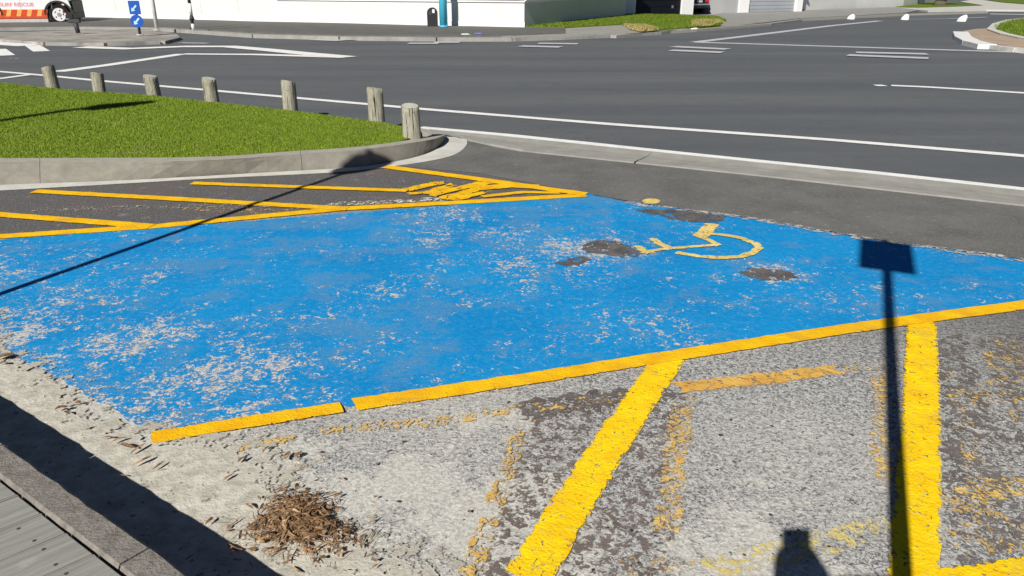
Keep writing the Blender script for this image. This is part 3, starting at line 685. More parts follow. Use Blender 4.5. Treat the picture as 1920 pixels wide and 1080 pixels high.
# ---------------------------------------------------------------- wooden bollards round the lawn
def mat_post():
    n = NT('weathered_post', 0.9, 0.15)
    tc = n.t.nodes.new('ShaderNodeTexCoord').outputs['Object']
    def nz(sx, sz, s, d=5):
        mp = n.t.nodes.new('ShaderNodeMapping'); n.t.links.new(tc, mp.inputs[0]); mp.inputs['Scale'].default_value = (sx, sx, sz)
        return n.noise(s, d, 0.65, 0.4, vec=mp.outputs[0])
    g = nz(9, 1.1, 3.0); g2 = nz(40, 2, 2.0)
    c = n.mix(n.lin(g, 0.3, 0.7), (0.27, 0.255, 0.195), (0.50, 0.475, 0.385)); c = n.mix(n.step(g2, 0.54, 0.66, 0, 0.85), c, (0.10, 0.09, 0.068)); c = n.mix(n.step(nz(16, 0.7, 2.2), 0.60, 0.63), c, (0.03, 0.027, 0.02))
    c = n.mix(n.step(n.noise(10, 4), 0.56, 0.68, 0, 0.5), c, (0.22, 0.23, 0.15))
    n.color(c); n.bump(n.math('ADD', g, g2), 0.012); return n.m
M_post = mat_post()
M_end = mat_conc('post_end_grain', (0.40, 0.39, 0.34), (0.52, 0.51, 0.46), sc=12)
posts = [(95, 164, 125, 22, 'wooden post farthest left, beside the junction of the white lines'), (183, 172, 137, 21, 'second post from the left, small and pale with a chipped face'), (285, 179, 142, 24, 'third post from the left with a grey weathered rim at its top'),
         (395, 191, 147, 25, 'pale wooden post in the exact middle of the row of seven'), (542, 206, 152, 27, 'tall grey weathered post third from the right end of the row'), (705, 227, 165, 29, 'tall cracked post second from the right, behind the corner post'),
         (771, 258, 198, 33, 'stout split post at the rounded corner of the kerb, nearest of the row')]
for i, (x, yb, yt, wpx, lab) in enumerate(posts):
    X, Y = G(x, yb, ZG); dep = Y * cp + (HC - ZG) * sp
    R = wpx / F * dep / 2; H = (yb - yt) / F * dep / cp * 0.88
    root = empty('wooden_post', (X, Y + R * 0.7, ZG), random.uniform(0, 6), label=lab, cat='bollard', group='wooden posts along the lawn edge')
    bm = bmesh.new(); seg, rows = 24, 9; ringv = []
    ph = random.uniform(0, 6); split = random.uniform(2.6, 5.5)
    for r in range(rows):
        z = -0.05 + (H + 0.05 - 0.012) * r / (rows - 1); ring = []
        for s in range(seg):
            a = 2 * math.pi * s / seg
            rr = R * (1.0 + 0.035 * math.sin(2 * a + ph) + 0.02 * math.sin(5 * a + ph * 2 + z * 4) + 0.03 * (1 - r / rows))
            d = abs((a - split + math.pi) % (2 * math.pi) - math.pi); rr *= 1 - 0.10 * max(0, 1 - d / 0.16) * (0.4 + 0.6 * r / rows)
            ring.append(bm.verts.new((rr * math.cos(a), rr * math.sin(a), z)))
        ringv.append(ring)
    top = [bm.verts.new((v.co.x * 0.93, v.co.y * 0.93, H + 0.02 * v.co.x / R * (1 if i % 2 else -1))) for v in ringv[-1]]; ringv.append(top)
    for a_, b_ in zip(ringv[:-1], ringv[1:]):
        for s in range(seg): bm.faces.new((a_[s], a_[(s + 1) % seg], b_[(s + 1) % seg], b_[s]))
    shaft = bm_obj('shaft', bm, M_post, root, smooth=True)
    bm = bmesh.new(); vs = [bm.verts.new((v.x, v.y, v.z + 0.001)) for v in [Vector((R * 0.93 * math.cos(2 * math.pi * s / seg), R * 0.93 * math.sin(2 * math.pi * s / seg), H + 0.02 * 0.93 * math.cos(2 * math.pi * s / seg) * (1 if i % 2 else -1))) for s in range(seg)]]
    cv = bm.verts.new((0, 0, H + 0.003))
    for s in range(seg): bm.faces.new((vs[s], vs[(s + 1) % seg], cv))
    bm_obj('end_grain', bm, M_end, root)
    root.rotation_euler = (random.uniform(-0.045, 0.045), random.uniform(-0.045, 0.045), root.rotation_euler[2])

# ---------------------------------------------------------------- far side: footpath, kerbs, driveway, verge
def kerbline(name, px, z=0.12, w=0.18, mat=None, seglen=4.0, world=False, **kw):
    P = [Vector(G(x, y, z)) for x, y in px]; root = empty(name, (*P[0], 0), kind='structure')
    pts = []
    for a, b in zip(P[:-1], P[1:]):
        k_ = max(1, int((b - a).length / seglen)); pts += [a.lerp(b, j / k_) for j in range(k_)]
    pts.append(P[-1])
    for a, b in zip(pts[:-1], pts[1:]):
        t = (b - a).normalized(); n_ = Vector((-t.y, t.x)) * w / 2; e = t * 0.01
        q = [a + e + n_, b - e + n_, b - e - n_, a + e - n_]
        bm = bmesh.new(); prism(bm, [(v.x, v.y) for v in q], 'z', 0.0, z); local(bm_obj('kerb_block', bm, mat or M_kerbtop), root)
    return root
props(slab('far_footpath', [(-300, 26), (0, 29), (160, 31), (320, 35), (480, 40), (640, 43), (820, 48), (985, 50), (1060, 50), (1060, 62), (960, 66), (820, 66), (640, 65), (480, 60), (300, 50), (0, 50), (-300, 48)], -0.005, 0.12, M_foot), kind='structure')
kerbline('far_kerb', [(-300, 51), (0, 52), (150, 50), (300, 52), (480, 64), (640, 68), (820, 70), (960, 70), (1060, 66), (1150, 62)], 0.125, 0.36, M_chan)
props(slab('driveway', [(1060, 50), (1160, 44), (1230, 55), (1300, 53), (1240, 60), (1150, 65), (1060, 69), (960, 72), (940, 68), (1020, 62)], -0.004, 0.10, M_chan), kind='structure')
props(slab('garage_apron', [(1290, 31), (1360, 24), (1500, 19), (1700, 12), (1760, 12), (1700, 23), (1600, 29), (1500, 34), (1440, 41), (1360, 50), (1340, 44)], -0.003, 0.11, M_drive), kind='structure')
verge_a = [(985, 50), (1060, 36), (1130, 30), (1180, 27), (1270, 28), (1345, 31), (1362, 38), (1350, 46), (1300, 50), (1230, 56), (1185, 52), (1165, 45), (1060, 51)]
props(slab('verge', verge_a, -0.002, 0.14, M_fgrass), kind='structure')
props(blades('grass', [Vector(G(x, y, 0.14)) for x, y in verge_a], 60000, 0.07, 0.05, 0.14, M_fgrass), 'green grass verge in front of the low white wall and dark garage door', 'grass', kind='stuff')
dryp = [[(1170, 47), (1215, 49), (1235, 56), (1200, 58), (1180, 54)], [(1300, 38), (1345, 37), (1358, 42), (1330, 48), (1295, 49)]]
for P_ in dryp: props(blades('dry_grass', [Vector(G(x, y, 0.15)) for x, y in P_], 5000, 0.10, 0.06, 0.142, M_dry), 'straw coloured dry grass at the kerb end of the verge' if P_ is dryp[0] else 'straw coloured dry grass at the tip of the verge by the carport', 'grass', kind='stuff')
kerbline('verge_kerb', [(1150, 66), (1230, 59), (1300, 55), (1350, 51), (1440, 44), (1500, 36), (1600, 31), (1700, 26), (1850, 22)], 0.10, 0.25, M_kerbtop)
# side street corner at the upper right
props(slab('corner_lawn', [(1680, 12), (1720, 8), (1750, 3), (1800, 5), (1840, 10), (1790, 12), (1720, 14)], -0.002, 0.15, M_fgrass), kind='structure')
props(slab('corner_footpath', [(1690, 15), (1790, 12.5), (1845, 10), (1800, 3), (1830, -2), (1880, 5), (1960, 11), (2300, 16), (2300, 22), (1960, 19), (1850, 18), (1740, 20)], -0.003, 0.12, M_pave), kind='structure')
props(slab('hill_lawn', [(1830, -3), (1880, 4), (1960, 10), (2300, 14), (2300, -10), (1830, -14)], -0.002, 0.14, M_fgrass), kind='structure')
# traffic island on the left
isl = [(-60, 60), (40, 60), (150, 56), (270, 56), (322, 64), (326, 70), (296, 76), (200, 79), (90, 78), (30, 73), (-60, 70)]
island = slab('traffic_island', isl, -0.002, 0.09, M_isle); props(island, kind='structure')
kerbline('traffic_island_kerb', [(-60, 72), (30, 74), (90, 79), (200, 80), (300, 77), (329, 70), (322, 63), (270, 55), (150, 55)], 0.095, 0.30, M_isle)
# right traffic island with white painted nose
isr = [(1862, 52), (1872, 44), (1895, 37), (1960, 31), (2300, 30), (2300, 86), (1960, 75), (1925, 71), (1888, 62)]
props(slab('right_island_lawn', isr, -0.002, 0.15, M_fgrass), kind='structure')
props(blades('grass', [Vector(G(x, y, 0.15)) for x, y in isr], 40000, 0.06, 0.045, 0.15, M_fgrass), 'green grass on the traffic island at the right edge', 'grass', kind='stuff')
kerbline('right_island_kerb', [(2300, 90), (1960, 76), (1920, 70), (1885, 63), (1858, 54), (1868, 44), (1893, 37), (1960, 30)], 0.16, 0.3, M_gut, 2.0)
props(slab('right_island_apron', [(1806, 58), (1830, 54), (1856, 53), (1884, 64), (1922, 74), (1960, 80), (2300, 96), (2300, 108), (1960, 93), (1910, 89), (1850, 80), (1818, 71)], -0.003, 0.11, M_brown), kind='structure')
kerbline('white_nose_kerb', [(1801, 59), (1806, 68), (1822, 76), (1852, 83)], 0.14, 0.5, plain('white_kerb_paint', (0.82, 0.82, 0.8)), 1.2)
kerbline('right_apron_kerb', [(1852, 83), (1910, 90), (1960, 94), (2300, 110)], 0.12, 0.25, M_gut, 3)

# ---------------------------------------------------------------- buildings
def mat_wall():
    n = NT('white_render', 0.8, 0.25); c = n.mix(n.lin(n.noise(0.7, 5, 0.6), 0.3, 0.7), (0.68, 0.69, 0.655), (0.74, 0.75, 0.72))
    c = n.mix(n.step(n.noise(2.5, 6, 0.7, stretch=(0, 1.0, 1.0)), 0.6, 0.75, 0, 0.25), c, (0.6, 0.6, 0.55)); n.color(c); n.bump(n.noise(30, 3), 0.004); return n.m
M_wall = mat_wall()
M_trim = plain('white_trim', (0.86, 0.86, 0.84), 0.5, var=0.03)
M_greyw = plain('grey_wall_paint', (0.40, 0.41, 0.42), 0.7, var=0.05, scale=1)
M_black = plain('black_panel', (0.006, 0.007, 0.012), 0.5, 0.3)
M_glassd = NT('dark_glass', 0.08, 0.5); M_glassd.color((0.012, 0.013, 0.022)); M_glassd = M_glassd.m
M_door = plain('roller_door_paint', (0.36, 0.385, 0.41), 0.55, var=0.05, scale=1)
M_roofm = plain('roof_sheet', (0.28, 0.29, 0.3), 0.5)
def frame_at(p, q):
    """local frame with x along p->q on the ground, y pointing away from the camera"""
    a, b = Vector(G(*p, 0.12)), Vector(G(*q, 0.12)); d = (b - a); return a, math.atan2(d.y, d.x), d.length
ZF = 0.12
# shop / hall with a white plinth and long dark window
a, rz, L = frame_at((-260, 22), (983, 51)); Ls = L
hall = empty('white_hall', (*a, 0), rz, label='long white rendered hall with a dark window band above its plinth', cat='building')
def along_px(px, p, q):                      # distance along the facade where photo column px hits it
    a_, b_ = Vector(G(*p, 0.12)), Vector(G(*q, 0.12)); d = (b_ - a_).normalized()
    lo, hi = -50.0, 120.0
    for _ in range(60):
        m = (lo + hi) / 2; w_ = a_ + d * m; dep = w_.y * cp + (HC - 0.12) * sp; X = 960 + F * w_.x / dep
        if X < px: lo = m
        else: hi = m
    return lo
wx = along_px(524, (-260, 22), (983, 51)); HW = 1.11
boxo('plinth', M_wall, hall, wx + 0.003, L, 0, 0.25, -0.02, HW)
boxo('sill', M_trim, hall, wx + 0.003, L + 0.05, -0.06, 0.25, HW, HW + 0.06)
boxo('wall', M_wall, hall, -12, wx, 0, 0.25, -0.02, 3.6)
boxo('wall', M_wall, hall, wx + 0.003, L, 0.003, 0.25, 2.7, 3.6)
boxo('base_skirting', M_trim, hall, -12, L + 0.03, -0.03, 0.0, -0.02, ZF + 0.2)
nb = 6
for i in range(nb):
    x0 = wx + 0.05 + (L - wx - 0.1) * i / nb; x1 = wx + 0.05 + (L - wx - 0.1) * (i + 1) / nb
    w_ = boxo('window', M_black, hall, x0, x1, 0.04, 0.10, HW + 0.06, 2.7)
    boxo('pane', M_glassd, w_, x0 + 0.04, x1 - 0.04, 0.03, 0.04, HW + 0.10, 2.66)
for xj in [along_px(p_, (-260, 22), (983, 51)) for p_ in (220, 380, 450)]: boxo('wall_joint', M_greyw, hall, xj - 0.012, xj + 0.012, -0.004, 0.01, ZF + 0.2, 3.6)
boxo('roof', M_roofm, hall, -12.3, L + 0.3, -0.5, 9.0, 3.6, 3.8)
boxo('rear_wall', M_wall, hall, -12, L, 8.5, 8.75, 0, 3.6)
# low wing wall running back from the corner to the garages
ca = Vector(G(983, 51, 0.12)); cb = Vector(G(1172, 30.5, 0.12)); d = cb - ca; rz2 = math.atan2(d.y, d.x); L2 = d.length
wing = empty('white_wing', (*ca, 0), rz2, label='white wing wall with a grass verge at its foot, running back from the hall corner', cat='building')
boxo('plinth', M_wall, wing, 0.003, L2, 0.0, 0.25, -0.02, HW)
boxo('sill', M_trim, wing, 0.06, L2, -0.05, 0.25, HW + 0.003, HW + 0.09)
nb = 7
for i in range(nb):
    x0 = 0.35 + (L2 - 0.5) * i / nb; x1 = 0.35 + (L2 - 0.5) * (i + 1) / nb
    w_ = boxo('window', M_trim, wing, x0, x1, 0.08, 0.14, HW + 0.09, 2.7); boxo('pane', M_glassd, w_, x0 + 0.05, x1 - 0.05, 0.07, 0.08, HW + 0.13, 2.66)
boxo('corner_post', M_trim, wing, 0.003, 0.34, 0.0, 0.25, HW + 0.09, 3.6)
boxo('wall', M_wall, wing, 0.345, L2, 0.003, 0.25, 2.7, 3.6)
boxo('roof', M_roofm, wing, 0.35, L2, -0.4, 6.0, 3.603, 3.78)
# garages
gp, gq = (1165, 27.5), (1500, 21)
a, rz3, L3 = frame_at(gp, gq)
gar = empty('garage_block', (*a, 0), rz3, label='row of garages between white piers: black door, open carport, grey roller door', cat='building')
X_ = {p_: along_px(p_, gp, gq) for p_ in (1165, 1189, 1276, 1297, 1357, 1383, 1401, 1490, 1501)}
def pier(x0, x1): boxo('pier', M_trim, gar, x0, x1, -0.12, 0.5, 0.0, 2.9)
pier(X_[1165], X_[1189]); pier(X_[1276], X_[1297]); pier(X_[1383], X_[1401]); pier(X_[1490], X_[1501])
bd = boxo('black_door', M_black, gar, X_[1189] + 0.003, X_[1276] - 0.003, 0.05, 0.12, 0.10, 2.5)
for i in range(6): boxo('door_panel', M_black, bd, X_[1189] + 0.08, X_[1276] - 0.08, 0.025, 0.05, 0.16 + i * 0.39, 0.16 + i * 0.39 + 0.35)
boxo('handle', plain('steel', (0.5, 0.5, 0.5), 0.3, 0.5, 0.8), bd, X_[1276] - 0.75, X_[1276] - 0.62, -0.01, 0.025, 0.45, 0.62)
boxo('side_wall', M_greyw, gar, X_[1357], X_[1383] - 0.003, 0.0, 0.12, 0.0, 2.5)
rd = boxo('roller_door', M_door, gar, X_[1401] + 0.003, X_[1490] - 0.003, 0.10, 0.15, 0.12, 2.5)
for i in range(9): boxo('slat', M_door, rd, X_[1401] + 0.05, X_[1490] - 0.05, 0.08, 0.10, 0.30 + i * 0.24, 0.30 + i * 0.24 + 0.225, 0.006)
boxo('door_seal', M_black, gar, X_[1401] + 0.003, X_[1490] - 0.003, 0.04, 0.16, 0.0, 0.12)
boxo('lintel', M_trim, gar, X_[1165], X_[1501], -0.10, 0.5, 2.903, 3.5)
boxo('upper_panel', M_wall, gar, X_[1189], X_[1490], 0.2, 0.5, 2.5, 2.9)
boxo('carport_wall', M_greyw, gar, X_[1276], X_[1297], 0.5, 7, 0.0, 2.9); boxo('carport_wall', M_greyw, gar, X_[1357], X_[1357] + 0.2, 0.15, 7, 0.0, 2.5); boxo('carport_rear', M_greyw, gar, X_[1276], X_[1383], 7, 7.2, 0.0, 2.9)
boxo('roof', M_roofm, gar, X_[1165], X_[1501] + 0.1, -0.3, 7.5, 3.503, 3.65)
# white fence running off to the right
fpx = [(1502, 22), (1600, 17.5), (1690, 14), (1730, 9), (1752, 2), (1765, -4)]
fr = empty('white_garden_wall', (*G(1502, 22), 0), label='tall white garden wall running right from the grey roller door to the tree', cat='wall')
FP = [Vector(G(*p_)) for p_ in fpx]
for a_, b_ in zip(FP[:-1], FP[1:]):
    t_ = (b_ - a_).normalized(); n_ = Vector((-t_.y, t_.x)) * 0.1
    bm = bmesh.new(); prism(bm, [tuple(v) for v in (a_ - n_, b_ - n_, b_ + n_, a_ + n_)], 'z', 0, 2.2); local(bm_obj('wall_panel', bm, M_wall), fr)
    n2 = n_ * 1.4; bm = bmesh.new(); prism(bm, [tuple(v) for v in (a_ - n2, b_ - n2, b_ + n2, a_ + n2)], 'z', 2.203, 2.28); local(bm_obj('coping', bm, M_trim), fr)

# ---------------------------------------------------------------- car in the carport
cx = (X_[1297] + X_[1357]) / 2
cw = 0.86
car = empty('parked_car', (0, 0, 0), label='dark car parked nose-in under the carport, red tail light showing', cat='car')
Mx = Matrix.Translation((*a, 0)) @ Matrix.Rotation(rz3, 4, 'Z') @ Matrix.Translation((cx, 0.9, 0.1))
a0, _, _ = frame_at(gp, gq); Mx = Matrix.Translation((*a0, 0)) @ Matrix.Rotation(rz3, 4, 'Z') @ Matrix.Translation((cx, 0.9, 0.08))
car.matrix_world = Mx
M_carp = plain('black_car_paint', (0.012, 0.012, 0.016), 0.25, 0.5); M_tyre = plain('tyre_rubber', (0.015, 0.015, 0.015), 0.8, 0.2)
M_chrome = plain('bright_metal', (0.55, 0.56, 0.58), 0.25, 0.5, 0.8); M_red = plain('red_lens', (0.5, 0.02, 0.04), 0.2, 0.5)
side = [(0.05, 0.3), (0.0, 0.55), (0.04, 0.95), (0.25, 1.05), (0.7, 1.42), (2.2, 1.45), (2.9, 1.02), (3.9, 0.85), (4.1, 0.6), (4.05, 0.3), (3.6, 0.25), (0.5, 0.25)]
bm = bmesh.new(); prism(bm, side, 'x', -cw, cw); bmesh.ops.bevel(bm, geom=bm.edges[:], offset=0.06, segments=2, affect='EDGES', clamp_overlap=True); bm_obj('body', bm, M_carp, car, smooth=False)
boxo('rear_bumper', M_carp, car, -cw + 0.02, cw - 0.02, -0.10, 0.06, 0.30, 0.58, 0.04); boxo('bumper_strip', M_chrome, car, -cw + 0.1, cw - 0.1, -0.13, -0.095, 0.50, 0.60, 0.01)
boxo('number_plate', plain('plate_white', (0.6, 0.6, 0.6)), car, -0.22, 0.22, -0.015, 0.02, 0.68, 0.80)
for s_ in (-1, 1): boxo('tail_light', M_red, car, min(s_ * 0.5, s_ * 0.82), max(s_ * 0.5, s_ * 0.82), -0.02, 0.05, 0.66, 0.86, 0.02)
boxo('high_light', M_red, car, -0.2, 0.2, -0.03, 0.03, 0.86, 0.93, 0.01)
prismo('rear_window', M_glassd, car, [(0.29, 1.10), (0.66, 1.40), (0.70, 1.40), (0.33, 1.10)], 'x', -0.65, 0.65)
for y_ in (0.75, 3.2):
    for s_ in (-1, 1):
        w_ = cylo('wheel', M_tyre, car, (s_ * (cw - 0.2), y_, 0.3), (s_ * (cw + 0.01), y_, 0.3), 0.31, None, 24); cylo('rim', M_chrome, w_, (s_ * (cw + 0.01), y_, 0.3), (s_ * (cw + 0.02), y_, 0.3), 0.19, None, 16)

# ---------------------------------------------------------------- rescue van
M_vw = plain('van_white', (0.80, 0.81, 0.82), 0.3, 0.5, var=0.02); M_or = plain('orange_reflective', (0.85, 0.42, 0.10), 0.5); M_rd = plain('red_reflective', (0.62, 0.06, 0.015), 0.5)
M_pink = plain('faded_red_lettering', (0.75, 0.28, 0.30), 0.5); M_dkp = plain('dark_plastic', (0.02, 0.02, 0.022), 0.6); M_arch = plain('arch_plastic', (0.03, 0.025, 0.025), 0.7)
wxy = Vector(G(115, 46)); dep = wxy.y * cp + HC * sp; PXM = dep / F      # metres per px there
van = empty('rescue_van', (wxy.x, wxy.y, 0), rad(12), label='white rescue van with orange and red chevron stripe parked by the white hall', cat='van')
def vx(px): return (px - 115) * PXM * (0.93 if px < 120 else 0.55)
def vz(py): return (46 - py) * PXM / cp
R = 17.5 * PXM; WB = -(118) * PXM
VWd = 1.9
outl = [(vx(131), vz(38)), (vx(147), vz(36)), (vx(153), vz(30)), (vx(155), vz(18)), (vx(151), vz(8)), (vx(140), vz(-4)), (vx(120), vz(-16)), (vx(90), vz(-45)), (vx(60), vz(-52)), (vx(-150), vz(-54)), (vx(-158), vz(-20)), (vx(-158), vz(36)), (vx(-40), vz(35))]
# wheel arches cut into the outline
def arch(cxp, r, z0):
    return [(cxp + r * math.cos(t_), R + r * math.sin(t_)) for t_ in [math.pi - i * math.pi / 10 for i in range(11)]]
bot = vz(35)
front_arch = [(x, max(z, bot)) for x, z in arch(0, R * 1.28, 0)]; rear_arch = [(x, max(z, bot)) for x, z in arch(WB, R * 1.28, 0)]
outl = outl[:-1] + [(WB - R * 1.35, bot)] + rear_arch + [(WB + R * 1.35, bot), (-R * 1.35, bot)] + front_arch
seen = []; [seen.append(q) for q in outl if not seen or (abs(seen[-1][0] - q[0]) + abs(seen[-1][1] - q[1])) > 1e-4]
bm = bmesh.new(); prism(bm, seen, 'y', 0.0, VWd); bm_obj('body', bm, M_vw, van)
boxo('underbody', M_arch, van, vx(-150), vx(140), 0.05, VWd - 0.05, vz(39), vz(20))
zs0, zs1 = vz(32), vz(21)
boxo('stripe_backing', M_or, van, vx(-150), vx(93), -0.012, 0.0, zs0, zs1)
for i in range(13):
    x0 = vx(92 - 10 - i * 18.5); w_ = 9.5 * PXM; sl = 4 * PXM
    prismo('chevron', M_rd, van, [(x0, zs0 + .01), (x0 + w_, zs0 + .01), (x0 + w_ + sl, zs1 - .01), (x0 + sl, zs1 - .01)], 'y', -0.020, -0.0125)
boxo('sill_trim', M_rd, van, vx(-150), vx(93), -0.022, -0.0, vz(35.5), zs0 - 0.003)
boxo('side_step', plain('step_metal', (0.5, 0.48, 0.45), 0.5), van, vx(4), vx(94), -0.10, 0.3, vz(42), vz(36.5), 0.01)
for cx_ in (0, WB):
    ring = [(cx_ + R * 1.42 * math.cos(t_), R + R * 1.42 * math.sin(t_)) for t_ in [math.pi - i * math.pi / 14 for i in range(15)]] + [(cx_ + R * 1.22 * math.cos(t_), R + R * 1.22 * math.sin(t_)) for t_ in [i * math.pi / 14 for i in range(15)]]
    prismo('wheel_arch_trim', M_arch, van, ring, 'y', -0.03, 0.35)
    for yy in (0.02, VWd - 0.24):
        w_ = cylo('wheel', M_tyre, van, (cx_, yy, R), (cx_, yy + 0.22, R), R, None, 32)
        if yy < 1:
            cylo('rim', plain('white_rim', (0.72, 0.72, 0.72), 0.4), w_, (cx_, yy - 0.012, R), (cx_, yy + 0.02, R), R * 0.66, None, 24); cylo('hub_cap', plain('grey_hub', (0.3, 0.3, 0.3), 0.4), w_, (cx_, yy - 0.03, R), (cx_, yy, R), R * 0.2, None, 16)
            for t_ in range(5):
                ang = t_ * 2 * math.pi / 5; px_, pz_ = cx_ + R * 0.42 * math.cos(ang), R + R * 0.42 * math.sin(ang); cylo('rim_hole', M_dkp, w_, (px_, yy - 0.016, pz_), (px_, yy - 0.010, pz_), R * 0.08, None, 10)
boxo('front_bumper', M_dkp, van, vx(131), vx(157), -0.02, VWd + 0.02, vz(37), vz(26), 0.03)
boxo('bull_bar', M_dkp, van, vx(153), vx(159), 0.1, VWd - 0.1, vz(28), vz(6), 0.05); boxo('grille', M_dkp, van, vx(147), vx(155.5), 0.25, VWd - 0.25, vz(20), vz(8), 0.02)
boxo('headlight', M_glassd, van, vx(135), vx(150), -0.015, 0.25, vz(6), vz(-1), 0.02); boxo('fog_light', plain('lamp_clear', (0.7, 0.7, 0.72), 0.2), van, vx(131), vx(137), -0.03, 0.0, vz(31), vz(27), 0.01)
boxo('bumper_marker', plain('maroon', (0.25, 0.02, 0.06)), van, vx(128), vx(133), -0.026, 0.0, vz(28), vz(22)); boxo('door_handle', M_dkp, van, vx(74), vx(80), -0.03, 0.0, vz(1), vz(-1))
prismo('side_window', M_glassd, van, [(vx(84), vz(-38)), (vx(52), vz(-38)), (vx(52), vz(-18)), (vx(108), vz(-18))], 'y', -0.01, 0.0); boxo('side_window', M_glassd, van, vx(-140), vx(40), -0.01, 0.0, vz(-18), vz(-38))
prismo('windscreen', M_glassd, van, [(vx(119.5), vz(-17)), (vx(91), vz(-44)), (vx(92), vz(-45.5)), (vx(121), vz(-18))], 'y', 0.15, VWd - 0.15)
for xd in (48, 104, -30): boxo('door_gap', M_greyw, van, vx(xd), vx(xd + 0.6), -0.004, 0.0, zs1 + 0.01, vz(-40))
def text(name, s, size, loc, rot, mat, parent, depth=0.003, sx=1.0):
    cu = bpy.data.curves.new(name, 'FONT'); cu.body = s; cu.size = size; cu.extrude = depth; cu.align_x = 'CENTER'; cu.offset = size * 0.02
    o = bpy.data.objects.new(name, cu); C.objects.link(o)
    dg = bpy.context.evaluated_depsgraph_get(); me = bpy.data.meshes.new_from_object(o.evaluated_get(dg)); bpy.data.objects.remove(o)
    me.materials.clear(); me.materials.append(mat); o = bpy.data.objects.new(name, me); C.objects.link(o)
    o.location = loc; o.rotation_euler = rot; o.scale = (sx, 1, 1); o.parent = parent; return o
text('lettering', 'SURF RESCUE', 0.23, (vx(42), -0.006, vz(16)), (math.pi / 2, 0, 0), M_pink, van, sx=1.08)['kind'] = 'stuff'

# ---------------------------------------------------------------- keep-left signs, posts, pole, bin and small things
M_sgn = plain('sign_blue', (0.012, 0.09, 0.42), 0.4, var=0.05); M_arrow = plain('arrow_pale_blue', (0.45, 0.68, 0.95), 0.4, var=0.03)
M_gpole = plain('dark_post', (0.05, 0.05, 0.055), 0.6); M_wpole = plain('white_post_paint', (0.80, 0.80, 0.80), 0.5); M_alu = plain('sign_back_grey', (0.35, 0.36, 0.37), 0.4, 0.5, 0.5)
def foot(px, py, z=0.12):
    X, Y = G(px, py, z); return X, Y, (Y * cp + (HC - z) * sp) / F
X, Y, u = foot(262, 66)
ks = empty('keep_left_sign', (X, Y, 0.12), rad(4), label='pair of blue keep-left arrow signs stacked on one post on the traffic island', cat='road sign')
zz = lambda py: (66 - py) * u / cp
cylo('post', M_gpole, ks, (0, 0.04, 0), (0, 0.04, zz(11)), 0.045)
boxo('upper_plate', M_sgn, ks, -10.5 * u, 9.5 * u, -0.02, 0.0, zz(32), zz(10))
cylo('lower_disc', M_sgn, ks, (0, -0.045, zz(43)), (0, -0.022, zz(43)), 11.5 * u, None, 28, False)
def arrow(cx_, cz, s, y0, y1):
    pts = [(0.42, 0.85), (0.75, 0.55), (-0.15, -0.35), (0.2, -0.62), (-0.85, -0.8), (-0.7, 0.2), (-0.45, -0.08)]
    pts = [(cx_ + x * s, cz + z * s) for x, z in pts]; prismo('arrow', M_arrow, ks, pts, 'y', y0, y1)
arrow(-1 * u, zz(22), 7.0 * u, -0.026, -0.0205); arrow(0.5 * u, zz(43), 7.5 * u, -0.052, -0.0455)
cylo('footing', M_gut, ks, (0, 0.04, 0), (0, 0.04, 0.03), 0.12)
X, Y, u = foot(147, 62)
bs = empty('dark_bollard', (X, Y, 0.12), label='short black bollard with a T-shaped top, standing in front of the van bumper', cat='bollard'); zz = lambda py: (62 - py) * u / cp
cylo('post', M_gpole, bs, (0, 0, 0), (-2 * u, 0, zz(45)), 0.075, 0.09); boxo('cap', M_gpole, bs, -14 * u, 8 * u, -0.06, 0.06, zz(45.5), zz(39), 0.02)
X, Y, u = foot(295, 57)
wp = empty('white_post', (X, Y, 0.12), label='slim plain white post right of the blue arrow signs', cat='post'); zz = lambda py: (57 - py) * u / cp
cylo('shaft', M_wpole, wp, (0, 0, 0), (0, 0, 3.0), 3.6 * u, None, 18); cylo('cap', M_wpole, wp, (0, 0, 3.003), (0, 0, 3.05), 4.2 * u, 2.5 * u, 18); cylo('base_plate', M_gut, wp, (0, 0, 0), (0, 0, 0.03), 6 * u)
X, Y, u = foot(363, 57)
cpst = empty('banded_crossing_pole', (X, Y, 0.12), label='crossing pole banded black and white, in front of the white hall', cat='pole'); zz = lambda py: (57 - py) * u / cp
for y0, y1, m_ in ((57, 46, M_wpole), (46, 32, M_gpole), (32, 13, M_wpole), (13, -8, M_gpole), (-8, -28, M_wpole), (-28, -45, M_gpole)): cylo('band', m_, cpst, (0, 0, zz(y0)), (0, 0, zz(y1)), 2.9 * u, None, 18)
cylo('belisha_globe', plain('amber_globe', (0.8, 0.35, 0.03), 0.3), cpst, (0, 0, zz(-45)), (0, 0, zz(-54)), 6 * u, 3 * u, 20)
cylo('collar', M_gpole, cpst, (0, 0, zz(40)), (0, 0, zz(33)), 5.0 * u, 3.2 * u, 18)
X, Y, u = foot(832, 50)
lb = empty('light_blue_pole', (X, Y, 0.12), label='bright light blue round pole in front of the hall window', cat='pole')
M_lb = plain('light_blue_paint', (0.10, 0.62, 0.86), 0.35, 0.5, var=0.04)
cylo('shaft', M_lb, lb, (0, 0, 0), (0, 0, 4.2), 7.6 * u, 7.0 * u, 28); cylo('base_collar', M_lb, lb, (0, 0, 0), (0, 0, 0.05), 8.8 * u, 8.2 * u, 28); cylo('top_cap', M_lb, lb, (0, 0, 4.2), (0, 0, 4.24), 7.0 * u, 3 * u, 28)
X, Y, u = foot(811, 49.6)
tb = empty('black_bin', (X, Y, 0.12), label='small black round-topped bin with a white sticker beside the light blue pole', cat='bin'); zz = lambda py: (49 - py) * u / cp
W_ = 9.5 * u; Hh = zz(18); sd = [(-W_, 0)] + [(W_ * math.cos(t_) * 1.0, Hh - W_ + W_ * math.sin(t_)) for t_ in [math.pi - i * math.pi / 10 for i in range(11)]] + [(W_, 0)]
